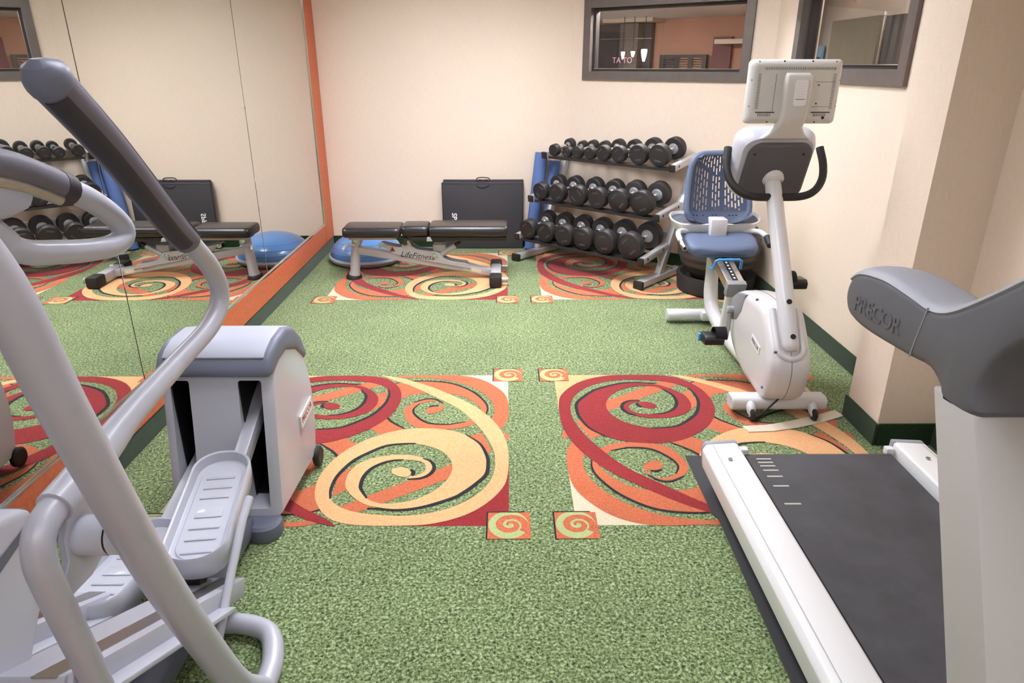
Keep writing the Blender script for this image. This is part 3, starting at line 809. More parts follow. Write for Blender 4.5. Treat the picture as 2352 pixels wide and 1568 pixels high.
# ------------------------------------------------------------------ mat under it
b = B(); bm_prism(b, [(0.772, -0.2), (0.762, 1.2), (0.775, 2.10), (0.760, 2.13), (0.758, 2.535), (1.60, 2.53), (1.602, 1.0), (1.60, -0.2)], 'Z', 0.0, 0.005, 0.0012, 1)
tag(obj('rubber_mat', b, 'floor_mat', smooth=0), 'thin dark grey rubber mat under the treadmill', 'floor mat')

# ------------------------------------------------------------------ recumbent bike
BX = 1.285
bk = thing('recumbent_bike', 'white recumbent exercise bike with a blue mesh seat and a screen', 'exercise bike', (BX, 3.5, 0))
# front stabiliser
b = B(); bm_loft(b, [[Vector((x, 2.935 + p[0] * s, 0.062 + p[1] * s)) for p in rrect(0.10, 0.064, 0.026)] for x, s in ((1.062, 0.9), (1.066, 1), (1.506, 1), (1.51, 0.9))])
fs = obj('front_stabilizer', b, 'bike_white', bk)
b = B(); bm_prism(b, [(p[0] + BX, p[1] + 2.935) for p in rrect(0.20, 0.07, 0.03)], 'Z', 0.09, 0.098, 0.002); obj('mounting_plate', b, 'bike_white', fs)
for x in (1.145, 1.435):
    b = B(); bm_tube(b, [(x, 2.93, 0.06), (x, 2.885, 0.058), (x, 2.868, 0.045), (x, 2.862, 0.030)], [0.026, 0.026, 0.025, 0.02], 14, 3, flat=0.85); fk = obj('wheel_fork', b, 'bike_white', fs)
    b = B(); bm_lathe(b, [(0, -0.011), (0.022, -0.011), (0.030, -0.006), (0.030, 0.006), (0.022, 0.011), (0, 0.011)], 20, axis_matrix((x, 2.850, 0.031), (1, 0, 0))); obj('wheel', b, 'black_rubber', fk)
    b = B(); bm_cyl(b, (x - 0.013, 2.85, 0.031), (x + 0.013, 2.85, 0.031), 0.010, 12); obj('hub', b, 'bike_white', fk)
for x in (BX - 0.07, BX + 0.07):
    b = B(); bm_cyl(b, (x, 2.935, 0.097), (x, 2.935, 0.104), 0.011, 12, 0.002); obj('bolt', b, 'steel_brushed', fs)
# rear stabiliser and frame
b = B(); bm_loft(b, [[Vector((x, 4.19 + p[0] * s, 0.05 + p[1] * s)) for p in rrect(0.085, 0.07, 0.03)] for x, s in ((1.032, 0.9), (1.038, 1), (1.532, 1), (1.538, 0.9))]); obj('rear_stabilizer', b, 'bike_white', bk)
b = B(); bm_tube(b, [(BX, 3.0, 0.10), (BX, 3.3, 0.075), (BX, 3.6, 0.07), (BX, 3.86, 0.085), (BX, 4.06, 0.13), (BX, 4.13, 0.22), (BX, 4.15, 0.34), (BX, 4.17, 0.47)], [0.036, 0.036, 0.04, 0.046, 0.05, 0.05, 0.046, 0.042], 16, 5, flat=0.85)
bm_box(b, (BX, 4.16, 0.06), (0.09, 0.10, 0.06), 0.015)
obj('frame', b, 'bike_white', bk)
b = B(); bm_tube(b, [(BX, 3.80, 0.07), (BX, 3.77, 0.22), (BX, 3.75, 0.36)], 0.033, 16, flat=0.8); obj('rail_post', b, 'bike_white', bk)
# seat rail
rd = (Vector((BX, 4.28, 0.545)) - Vector((BX, 3.70, 0.40))).normalized(); ra = math.atan2(rd.z, rd.y)
mid = (Vector((BX, 4.28, 0.545)) + Vector((BX, 3.70, 0.40))) / 2
rn = Vector((0, -rd.z, rd.y))
b = B(); bm_box(b, mid, (0.10, 0.60, 0.045), 0.004, (ra, 0, 0)); bm_box(b, mid - rn * 0.032, (0.086, 0.60, 0.03), 0.003, (ra, 0, 0))
sr = obj('seat_rail', b, 'steel_brushed', bk)
b = B(); bm_box(b, mid + rn * 0.0235, (0.032, 0.60, 0.003), 0, (ra, 0, 0)); ru = obj('scale_strip', b, 'black_plastic', sr)
for k in range(6):
    b = B(); bm_box(b, Vector((BX, 3.735, 0.409)) + rd * (k * 0.035) + rn * 0.026, (0.010, 0.014, 0.002), 0, (ra, 0, 0)); obj('number_mark', b, 'label_white', ru)
b = B(); bm_box(b, Vector((BX, 3.70, 0.40)) - rd * 0.012 - rn * 0.016, (0.112, 0.05, 0.09), 0.012, (ra, 0, 0)); obj('end_cap', b, 'bike_grey', sr)
# blue seat-adjust lever
q = Vector((BX, 3.86, 0.475))
b = B(); bm_tube(b, [q + Vector((-0.085, 0.07, -0.04)), q + Vector((-0.08, 0.02, -0.03)), q + Vector((-0.075, 0, 0.02)), q + Vector((-0.06, -0.005, 0.03)), q + Vector((0.06, -0.005, 0.03)), q + Vector((0.075, 0, 0.02)), q + Vector((0.08, 0.02, -0.03))], 0.008, 10); obj('seat_lever', b, 'lever_blue', bk)
# seat cushion
b = B(); rings = []
ss = [(3.945, 0.34, 0.022, 0.518), (3.952, 0.39, 0.034, 0.521), (3.98, 0.42, 0.039, 0.531), (4.05, 0.43, 0.045, 0.555), (4.13, 0.43, 0.043, 0.565), (4.20, 0.41, 0.040, 0.575), (4.225, 0.34, 0.03, 0.578)]
for (y, w, h, z) in ss:
    n = 24; ring = []
    for k in range(n):
        a = 2 * PI * k / n; cx, sx = math.cos(a), math.sin(a)
        xx = abs(cx) ** 0.55 * (1 if cx >= 0 else -1) * w / 2; zz = abs(sx) ** 0.7 * (1 if sx >= 0 else -1) * h
        dip = -0.020 * (1 - (2 * xx / w) ** 2) + 0.006
        ring.append(Vector((BX + 0.005 + xx, y + 0.02 * (2 * xx / w) ** 2, z + zz + (dip if sx > 0 else -dip * 0.4))))
    rings.append(ring)
bm_loft(b, rings); obj('seat_cushion', b, 'seat_blue', bk, 60)
b = B(); bm_box(b, (BX - 0.005, 4.14, 0.635), (0.10, 0.10, 0.11), 0.008); obj('back_bracket', b, 'bike_white', bk)
b = B(); bm_box(b, (BX, 4.20, 0.56), (0.22, 0.18, 0.05), 0.01); obj('seat_carriage', b, 'bike_grey', bk)
# mesh back: shell with rows of staggered slots
def back_shell():
    bm = B()
    nx, nz = 41, 66
    grid = {}
    def pos(i, j):
        t = j / (nz - 1); w = 0.5 - 0.5
        hw = 0.205 - 0.035 * t - 0.06 * max(0, (t - 0.86) / 0.14) ** 2.2 - 0.05 * max(0, (0.10 - t) / 0.10) ** 2
        s = (i / (nx - 1)) * 2 - 1
        z = 0.655 + 0.405 * t - 0.03 * abs(s) ** 4 * (1 if t > 0.5 else -1) * abs(2 * t - 1) ** 3
        y = 4.175 + 0.10 * t - 0.035 * s * s + 0.02 * math.sin(PI * t) - 0.05 * max(0, 0.15 - t) / 0.15 * 0.5
        return Vector((BX + s * hw, y, z))
    for j in range(nz):
        for i in range(nx): grid[i, j] = bm.verts.new(pos(i, j))
    for j in range(nz - 1):
        for i in range(nx - 1):
            t = (j + 0.5) / (nz - 1); s = ((i + 0.5) / (nx - 1)) * 2 - 1
            inside = abs(s) < 0.80 - 0.10 * abs(t - 0.5) and 0.09 < t < 0.955
            hole = False
            if inside:
                col = i // 2
                if i % 2 == 1:
                    ph = (j + (col % 2) * 4 + (col % 3)) % 8
                    hole = ph < 6
                # ribs: a solid Y-shaped band
                arm = 0.66 + abs(s) * 0.28
                if 0.5 < t and abs(t - arm) < 0.035 and abs(s) > 0.03: hole = False
                if t < 0.72 and abs(abs(s) - 0.22) < 0.045: hole = False
                if 0.13 < t < 0.17: hole = False
                if t < 0.13: hole = hole and (j % 3 == 0)
            if not hole: bm.faces.new((grid[i, j], grid[i + 1, j], grid[i + 1, j + 1], grid[i, j + 1]))
    loose = [v for v in bm.verts if not v.link_faces]
    bmesh.ops.delete(bm, geom=loose, context='VERTS')
    r = bmesh.ops.solidify(bm, geom=list(bm.faces), thickness=0.010)
    return bm
sb = obj('backrest', back_shell(), 'seat_blue_dark', bk, 40)
# raised rim round the back
b = B(); rim = []
for k in range(44):
    a = 2 * PI * k / 44; s = math.cos(a); t = 0.5 + 0.5 * math.sin(a)
    sx = abs(s) ** 0.42 * (1 if s >= 0 else -1); tt = 0.5 + 0.5 * (abs(math.sin(a)) ** 0.42) * (1 if math.sin(a) >= 0 else -1)
    hw = 0.203 - 0.035 * tt
    rim.append((BX + sx * hw, 4.175 + 0.10 * tt - 0.035 * sx * sx + 0.02 * math.sin(PI * tt), 0.660 + 0.395 * tt))
bm_tube(b, rim, 0.013, 10, 2, True, flat=1.4, up=(0, 0, 1)); obj('rim', b, 'seat_blue', sb)
# tray behind the seat
def tray_ring(w, d, z, cy, drop=0.0): return [Vector((BX + p[0], cy + p[1], z + drop * (2 * p[0] / w) ** 2 + 0.32 * p[1])) for p in rrect(w, d, d * 0.48, 7)]
b = B(); bm_loft(b, [tray_ring(0.40, 0.08, 0.585, 4.21), tray_ring(0.50, 0.13, 0.625, 4.215), tray_ring(0.56, 0.165, 0.668, 4.22, 0.012), tray_ring(0.545, 0.15, 0.672, 4.22, 0.012), tray_ring(0.53, 0.135, 0.655, 4.22, 0.008)]); tr = obj('storage_tray', b, 'bike_beige', bk, 50)
b = B(); bm_loft(b, [tray_ring(0.528, 0.133, 0.650, 4.22, 0.008), tray_ring(0.532, 0.137, 0.658, 4.22, 0.008)]); obj('tray_liner', b, 'tray_blue', tr)
# side handles
b = B(); bm_tube(b, [(BX - 0.06, 4.20, 0.590), (BX - 0.16, 4.17, 0.600), (BX - 0.235, 4.11, 0.615), (BX - 0.258, 4.05, 0.605), (BX - 0.252, 3.97, 0.575), (BX - 0.245, 3.93, 0.555)], 0.016, 14, 4); h = obj('side_handle', b, 'bike_white', bk)
b = B(); bm_tube(b, [(BX - 0.254, 3.99, 0.583), (BX - 0.244, 3.925, 0.553)], 0.0175, 14); obj('end_sleeve', b, 'steel_brushed', h)
b = B(); bm_tube(b, [(BX - 0.245, 3.928, 0.5545), (BX - 0.2435, 3.923, 0.552)], 0.011, 12); obj('end_plug', b, 'black_plastic', h)
b = B(); bm_tube(b, [(BX + 0.06, 4.20, 0.590), (BX + 0.16, 4.17, 0.600), (BX + 0.24, 4.11, 0.612), (BX + 0.27, 4.04, 0.595), (BX + 0.27, 3.97, 0.565)], 0.016, 14, 4); h2 = obj('side_handle', b, 'bike_white', bk)
b = B(); bm_tube(b, [(BX + 0.27, 4.04, 0.595), (BX + 0.27, 3.965, 0.56)], 0.019, 14); obj('end_sleeve', b, 'black_rubber', h2)
# drive housing: side profile with a swelling section
hp = [(2.905, 0.085), (3.02, 0.085), (3.20, 0.10), (3.40, 0.18), (3.47, 0.28), (3.47, 0.40), (3.40, 0.465), (3.25, 0.50), (3.10, 0.508), (3.005, 0.495), (2.93, 0.425), (2.862, 0.345), (2.822, 0.275), (2.825, 0.19), (2.855, 0.12)]
P = [Vector((0, y, z)) for y, z in hp]; P = catmull([tuple(p) for p in P], 4, True)
cen = Vector((0, 3.12, 0.30))
b = B(); rings = []
for x, s in ((-0.098, 0.80), (-0.094, 0.90), (-0.084, 0.96), (-0.05, 0.995), (0, 1.0), (0.05, 0.995), (0.084, 0.96), (0.094, 0.90), (0.098, 0.80)):
    rings.append([Vector((BX + x, cen.y + (p.y - cen.y) * s, cen.z + (p.z - cen.z) * s)) for p in P])
bm_loft(b, rings); hs = obj('drive_housing', b, 'bike_white', bk, 50)
b = B(); bm_tube(b, [(BX, cen.y + (p.y - cen.y) * 1.001, cen.z + (p.z - cen.z) * 1.001) for p in P], 0.0012, 5, 0, True); obj('seam', b, 'ink_grey', hs)
b = B(); gp = [(3.245, 0.492), (3.36, 0.468), (3.435, 0.42), (3.452, 0.34), (3.438, 0.295), (3.34, 0.325), (3.28, 0.39)]
bm_prism(b, gp, 'X', BX - 0.1005, BX + 0.1005, 0.006, 2); obj('grey_panel', b, 'bike_grey', hs)
c = AX(1735, 790, BX - 0.099)
b = B(); e = (AX(1750, 812, BX - 0.099) - AX(1718, 757, BX - 0.099)).normalized(); pp = Vector((0, -e.z, e.y))
q = [c + e * 0.062 + pp * 0.022, c + e * 0.062 - pp * 0.022, c - e * 0.062 - pp * 0.022, c - e * 0.062 + pp * 0.022]
bm_prism(b, [(p.y, p.z) for p in q], 'X', BX - 0.1012, BX - 0.098, 0.0008, 1); plq = obj('name_plate', b, 'label_white', hs)
lettering('lettering', 'PRECOR', 0.026, (BX - 0.1014, c.y, c.z), e, (-1, 0, 0), 'ink_grey', plq, extrude=0.0004, bold=0.0006)
for (u, v) in ((1780, 809), (1750, 889), (1738, 688)):
    p = AX(u, v, BX - 0.098)
    b = B(); bm_cyl(b, (BX - 0.101, p.y, p.z), (BX - 0.09, p.y, p.z), 0.006, 10); obj('screw', b, 'ink_grey', hs)
# upright post
pb, pt = Vector((BX, 2.862, 0.345)), Vector((BX, 3.385, 1.06))
pd = (pt - pb).normalized()
b = B(); bm_tube(b, [pb + pd * t for t in (0, 0.01, 0.03, 0.25, 0.6, 0.886)], [0.026, 0.036, 0.0405, 0.0405, 0.0395, 0.038], 20, flat=0.98); po_ = obj('upright_post', b, 'bike_white', bk)
pn = Vector((0, -pd.z, pd.y))
for t in (0.06, 0.225):
    c = pb + pd * t + pn * 0.034
    b = B(); bm_cyl(b, c, c + pn * 0.0085, 0.0125, 14); obj('bolt_hole', b, 'black_plastic', po_)
lip = []
for k in range(25):
    t = k / 24; ang = PI * t
    lip.append(pb + pd * (0.02 - 0.055 * math.sin(ang)) + Vector((0.058 * math.cos(ang), 0, 0)) - pn * 0.006)
lip = [pb + pd * 0.21 + Vector((0.054, 0, 0)) - pn * 0.030, pb + pd * 0.10 + Vector((0.058, 0, 0)) - pn * 0.016] + lip + [pb + pd * 0.10 + Vector((-0.058, 0, 0)) - pn * 0.016, pb + pd * 0.21 + Vector((-0.054, 0, 0)) - pn * 0.030]
b = B(); bm_tube(b, lip, 0.016, 12); obj('post_socket', b, 'bike_white', hs)
b = B(); bm_lathe(b, [(0.040, 0), (0.052, 0.012), (0.054, 0.05), (0.0, 0.05)], 20, axis_matrix(pt - pd * 0.05, pd)); obj('collar', b, 'bike_beige', po_)
# handlebar
b = B(); hc = pb + pd * 0.765
hb = [(BX + 0.02, hc.y - 0.01, hc.z), (BX - 0.10, hc.y - 0.01, hc.z + 0.002), (BX - 0.165, hc.y + 0.01, hc.z + 0.025), (BX - 0.205, hc.y + 0.05, hc.z + 0.075), (BX - 0.215, hc.y + 0.09, hc.z + 0.14), (BX - 0.205, hc.y + 0.13, hc.z + 0.215)]
for sd in (-1, 1):
    bm = B(); bm_tube(bm, [(BX + (p[0] - BX) * (1.02 if sd < 0 else -1.16), p[1], p[2]) for p in hb], 0.0185, 16, 5); obj('handlebar', bm, 'black_rubber', bk)
# console: leaning shroud, dark underside facing the camera
cl = Vector((0, -0.42, 0.91)).normalized(); cnv = Vector((0, -cl.z, cl.y))      # up along it, and out of its camera side
co = Vector((BX - 0.01, 3.405, 1.105))
def cring(pts, d, ox=0.0, oz=0.0): return [co + Vector((p[0] + ox, 0, 0)) + cl * (p[1] + oz) + cnv * d for p in pts]
def shroud(w0, w1, h, r, n=6):
    base = rrect(1, 1, r, n); return [(p[0] * (w0 + (w1 - w0) * (p[1] + 0.5)), p[1] * h) for p in base]
b = B(); bm_loft(b, [cring(shroud(0.30, 0.33, 0.29, 0.2), -0.075), cring(shroud(0.345, 0.375, 0.335, 0.2), -0.06), cring(shroud(0.36, 0.39, 0.35, 0.2), -0.02), cring(shroud(0.34, 0.36, 0.335, 0.2), 0.03), cring(shroud(0.32, 0.335, 0.32, 0.2), 0.048)])
cs = obj('console_shroud', b, 'machine_plastic', bk, 50)
b = B(); bm_loft(b, [cring(shroud(0.32, 0.305, 0.31, 0.2), 0.04, 0.012, -0.010), cring(shroud(0.31, 0.295, 0.30, 0.2), 0.062, 0.012, -0.010), cring(shroud(0.28, 0.265, 0.27, 0.2), 0.070, 0.012, -0.010)]); cp = obj('back_panel', b, 'console_dark', cs, 50)
for sx in (-0.115, 0.115):
    p = co + Vector((sx, 0, 0)) + cl * 0.095 + cnv * 0.068
    b = B(); bm_cyl(b, p, p + cnv * 0.004, 0.006, 10); obj('screw', b, 'black_plastic', cp)
b = B(); bm_loft(b, [cring(shroud(0.20, 0.22, 0.19, 0.15), -0.074, 0, 0.03), cring(shroud(0.19, 0.21, 0.18, 0.15), -0.079, 0, 0.03)]); obj('display', b, 'black_plastic', cs)
# neck and screen
b = B()
def nring(w, d, x, y, z, r=0.3): return [Vector((x + p[0], y + p[1], z)) for p in rrect(w, d, min(w, d) * r, 4)]
bm_loft(b, [nring(0.23, 0.07, BX + 0.0, 3.315, 1.235), nring(0.17, 0.07, BX + 0.0, 3.30, 1.255), nring(0.125, 0.065, BX + 0.0, 3.275, 1.285), nring(0.115, 0.06, BX + 0.0, 3.245, 1.32), nring(0.118, 0.055, BX, 3.232, 1.37), nring(0.12, 0.052, BX, 3.228, 1.46), nring(0.118, 0.05, BX, 3.232, 1.505), nring(0.10, 0.035, BX, 3.243, 1.518)])
nk = obj('screen_neck', b, 'bike_beige', bk, 50)
b = B(); bm_prism(b, [(p[0] + BX + 0.008, p[1] + 1.435) for p in rrect(0.056, 0.108, 0.012)], 'Y', 3.198, 3.204); lb = obj('rating_label', b, 'paper_white', nk)
for k in range(7):
    b = B(); bm_box(b, (BX + 0.008, 3.1975, 1.475 - k * 0.011), (0.042 - 0.008 * (k % 3), 0.001, 0.0025)); obj('print_line', b, 'ink_grey' if k == 6 else 'label_white', lb, 0)
MX, MY, MZ, MW, MH = BX, 3.275, 1.437, 0.412, 0.272
b = B(); bm_loft(b, [[Vector((MX + p[0], MY + d, MZ + p[1])) for p in rrect(MW - s, MH - s, 0.02, 5)] for s, d in ((0.06, -0.032), (0.04, -0.030), (0.012, -0.014), (0.0, 0.0), (0.0, 0.018), (0.012, 0.024))]); sc_ = obj('screen', b, 'bike_beige', bk, 40)
b = B(); bm_box(b, (MX, MY + 0.025, MZ), (MW - 0.06, 0.004, MH - 0.06)); obj('screen_glass', b, 'black_plastic', sc_)
# vents and screws on the back of the screen
for k in range(40):
    b = B(); bm_box(b, (MX - 0.145 + k * 0.0079, MY - 0.0322, MZ + 0.098), (0.0022, 0.002, 0.011)); obj('vent_slot', b, 'ink_grey', sc_, 0)
for k in range(22):
    for sx in (-0.166, 0.166):
        b = B(); bm_box(b, (MX + sx, MY - 0.0322, MZ + 0.075 - k * 0.0068), (0.013, 0.002, 0.002)); obj('vent_slot', b, 'ink_grey', sc_, 0)
for sx in (-1, 1):
    b = B(); bm_box(b, (MX + sx * 0.125, MY - 0.0320, MZ - 0.085), (0.086, 0.003, 0.004)); obj('vent_ledge', b, 'ink_black', sc_, 0)
    for k in range(8):
        b = B(); bm_box(b, (MX + sx * 0.125 - 0.03 + k * 0.0075, MY - 0.0310, MZ - 0.096), (0.003, 0.003, 0.014)); obj('vent_slot', b, 'ink_grey', sc_, 0)
for (x, z) in ((-0.17, 0.126), (-0.06, 0.128), (0.065, 0.128), (0.17, 0.126), (-0.194, 0.05), (-0.194, -0.06), (0.194, 0.05), (0.194, -0.06), (-0.172, -0.118), (-0.105, -0.127), (0.11, -0.127), (0.165, -0.112), (0.10, 0.03), (0.10, -0.048), (0.140, -0.108)):
    b = B(); d = -0.033 if abs(x) < 0.15 and abs(z) < 0.11 else -0.020
    bm_cyl(b, (MX + x, MY + d, MZ + z), (MX + x, MY + d + 0.014, MZ + z), 0.0036 if (x, z) != (0.140, -0.108) else 0.007, 10); obj('screw', b, 'black_plastic', sc_)
for (x0, x1, z0, z1) in ((0.085, 0.17, 0.042, 0.0435), (0.08, 0.165, -0.062, -0.0605), (-0.093, -0.0915, -0.08, 0.075)):
    b = B(); bm_box(b, (MX + (x0 + x1) / 2, MY - 0.0322, MZ + (z0 + z1) / 2), (x1 - x0, 0.001, z1 - z0)); obj('panel_line', b, 'ink_grey', sc_, 0)
# cranks and pedals
ck = Vector((BX, 3.40, 0.36))
for sd, ang in ((-1, math.radians(-68)), (1, math.radians(112))):
    x0 = BX + sd * 0.115
    e = Vector((x0 + sd * 0.02, ck.y + 0.165 * math.cos(ang) * 1.0, ck.z + 0.165 * math.sin(ang)))
    if sd < 0: e = Vector((x0 - 0.015, 3.405 - 0.04, 0.213))
    else: e = Vector((x0 + 0.015, 3.42, 0.50))
    s0 = Vector((x0, ck.y, ck.z))
    b = B(); bm_tube(b, [s0, e], [0.016, 0.011], 12, flat=0.7, up=(1, 0, 0)); bm_cyl(b, (BX + sd * 0.085, ck.y, ck.z), (x0 + sd * 0.018, ck.y, ck.z), 0.020, 16, 0.003); cr = obj('crank_arm', b, 'silver_paint', bk)
    b = B(); pc = e + Vector((sd * 0.075, -0.005, 0))
    bm_prism(b, [(p[0] + pc.y, p[1] + pc.z) for p in [(-0.05, -0.02), (0.05, -0.028), (0.06, 0.0), (0.045, 0.026), (-0.035, 0.03), (-0.056, 0.012)]], 'X', pc.x - 0.052, pc.x + 0.052, 0.008, 2); pe = obj('pedal', b, 'black_plastic', cr)
    b = B(); bm_cyl(b, e, pc, 0.008, 10); obj('spindle', b, 'steel_brushed', pe)
    b = B()
    st = [(pc.x - sd * 0.035, pc.y + 0.05 * math.cos(a), pc.z + 0.012 + 0.052 * math.sin(a)) for a in [math.radians(t) for t in range(0, 181, 15)]]
    v0 = [[b.verts.new((p[0] + dx, p[1], p[2] + dz)) for p in st] for dx, dz in ((-0.03, 0), (0.03, 0))]
    for i in range(len(st) - 1): b.faces.new((v0[0][i], v0[0][i + 1], v0[1][i + 1], v0[1][i]))
    bmesh.ops.solidify(b, geom=list(b.faces), thickness=0.004); obj('pedal_strap', b, 'black_rubber', pe)
    b = B(); bm_box(b, (pc.x - sd * -0.055, pc.y + 0.035, pc.z - 0.004), (0.018, 0.024, 0.04), 0.004); obj('strap_clip', b, 'lever_blue' if sd < 0 else 'black_plastic', pe)
# power lead
b = B(); bm_tube(b, [(BX + 0.0, 2.90, 0.105), (BX - 0.02, 2.872, 0.10), (BX - 0.045, 2.868, 0.075), (BX - 0.085, 2.865, 0.03), (BX - 0.115, 2.86, 0.008), (BX - 0.12, 2.845, 0.006), (BX - 0.05, 2.90, 0.006), (BX + 0.1, 2.98, 0.006)], 0.0045, 8, 5); obj('power_lead', b, 'cable_black', bk)

# ------------------------------------------------------------------ loose strip on the carpet
b = B(); A_ = [(1.083, 2.79), (1.20, 2.80), (1.32, 2.835), (1.45, 2.885), (1.58, 2.945)]; C_ = [(1.095, 2.735), (1.21, 2.742), (1.34, 2.775), (1.47, 2.825), (1.595, 2.885)]
bm_prism(b, A_ + C_[::-1], 'Z', 0.003, 0.006); tag(obj('floor_strip', b, 'strip_beige', smooth=0), 'curved beige strip lying on the carpet under the bike wheels', 'floor strip')

# ------------------------------------------------------------------ exercise ball on its ring
bl = thing('exercise_ball', 'dark ridged exercise ball seated in a black base behind the bike', 'exercise ball', (1.545, 4.90, 0))
b = B(); prof = []; R0 = 0.292; zc0 = 0.335
for k in range(121):
    a = -PI / 2 + PI * k / 120; r = R0 + (0.0035 * math.cos(a * 26) if abs(a) < 1.25 else 0)
    prof.append((max(0, r * math.cos(a)), zc0 + r * 0.94 * math.sin(a)))
bm_lathe(b, prof, 48, Matrix.Translation((1.545, 4.90, 0))); obj('ball', b, 'ball_grey', bl)
b = B(); bm_lathe(b, [(0.0, 0.0), (0.262, 0.0), (0.274, 0.012), (0.284, 0.12), (0.280, 0.132), (0.262, 0.13), (0.22, 0.09), (0.0, 0.07)], 48, Matrix.Translation((1.545, 4.90, 0))); obj('base_ring', b, 'ball_base', bl)

# ------------------------------------------------------------------ elliptical trainer
XC = -1.01
el = thing('elliptical_trainer', 'silver grey elliptical trainer with a foot pedal and long handlebars beside the mirrors', 'elliptical trainer', (XC, 1.6, 0))
def mx(p): return Vector((2 * XC - p[0], p[1], p[2]))
# floor frame
b = B(); loop = [(-0.645, 0.62, 0.034), (-0.640, 1.0, 0.034), (-0.640, 1.34, 0.034), (-0.648, 1.44, 0.034), (-0.69, 1.53, 0.034), (-0.78, 1.565, 0.034), (-0.90, 1.565, 0.034)]
full = [Vector(p) for p in loop] + [mx(p) for p in reversed(loop)]
bm_tube(b, full, 0.029, 16, 5); bf = obj('base_tube', b, 'machine_grey', el)
b = B(); bm_box(b, (XC, 0.62, 0.034), (0.70, 0.06, 0.05), 0.012); obj('cross_tube', b, 'machine_grey', bf)
b = B(); bm_box(b, (-0.93, 1.36, 0.055), (0.085, 1.30, 0.06), 0.006); obj('centre_beam', b, 'machine_cap', el)
# uprights
up = [(-0.642, 1.335, 0.035), (-0.655, 1.24, 0.164), (-0.66, 1.126, 0.438), (-0.66, 1.05, 0.638), (-0.66, 0.993, 0.815), (-0.66, 0.914, 1.083), (-0.665, 0.864, 1.286), (-0.70, 0.82, 1.42), (-0.80, 0.79, 1.50), (-0.93, 0.78, 1.52)]
for m_ in (0, 1):
    b = B(); bm_tube(b, [mx(p) if m_ else Vector(p) for p in up], [0.032, 0.034, 0.034, 0.034, 0.034, 0.034, 0.034, 0.032, 0.03, 0.03], 18, 5); obj('upright_tube', b, 'machine_grey', el)
# console head
b = B(); bm_loft(b, [[Vector((XC + p[0] * s, 0.86 + d + 0.25 * (p[1] * s), 1.42 + p[1] * s)) for p in rrect(0.44, 0.34, 0.09, 5)] for s, d in ((0.8, -0.07), (1, -0.05), (1.0, 0.0), (0.85, 0.03))]); cn = obj('console', b, 'machine_plastic', el, 50)
b = B(); bm_box(b, (XC, 0.895, 1.43), (0.30, 0.01, 0.2), 0.003, (math.radians(-14), 0, 0)); obj('display', b, 'black_plastic', cn)
for sx in (-1, 1):
    b = B(); bm_loft(b, [[Vector((XC + sx * (x - XC) , y + p[0] * s, z + p[1] * s)) for p in rrect(0.11, 0.10, 0.045, 5)] for x, y, z, s in ((-0.86, 0.94, 1.40, 1.0), (-0.80, 1.02, 1.385, 1.0), (-0.772, 1.07, 1.375, 0.9), (-0.762, 1.085, 1.372, 0.7))]); obj('console_shoulder', b, 'machine_cap_top', cn, 50)
# fixed handles: bent loops with sensor grips
lp = [((0, 395), -0.785), ((130, 428), -0.775), ((200, 455), -0.77), ((262, 498), -0.77), ((285, 535), -0.77), ((262, 562), -0.775), ((200, 575), -0.78), ((130, 579), -0.785), ((70, 580), -0.79), ((25, 568), -0.795), ((0, 545), -0.80)]
lpp = [AX(u, v, x) for (u, v), x in lp] + [Vector((-0.83, 0.98, 1.42))]
lpp = [Vector((-0.82, 1.0, 1.45))] + lpp
gr = [AX(u, v, -0.777) for (u, v) in ((-60, 372), (20, 388), (90, 412), (150, 436))]
for m_ in (0, 1):
    f = (lambda p: mx(p)) if m_ else (lambda p: Vector(p))
    b = B(); bm_tube(b, [f(p) for p in lpp], 0.0215, 16, 4); fh = obj('fixed_handle', b, 'machine_plastic', el)
    b = B(); bm_tube(b, [f(p) for p in gr], 0.0285, 16, 4); gp_ = obj('grip', b, 'grip_plum', fh)
    b = B(); bm_tube(b, [f(p) for p in (gr[3] + (gr[2] - gr[3]) * 0.45, gr[3] + (gr[3] - gr[2]) * 0.02)], 0.0295, 16); obj('grip_collar', b, 'grip_dark', gp_)
    s_ = [p + Vector((0.012, -0.012, -0.020)) for p in gr[:3]] + [gr[2].lerp(gr[3], 0.55) + Vector((0.012, -0.012, -0.020))]
    b = B(); bm_tube(b, [f(p) for p in s_], 0.0125, 12, 3, flat=0.8); obj('pulse_sensor', b, 'steel_brushed', gp_)
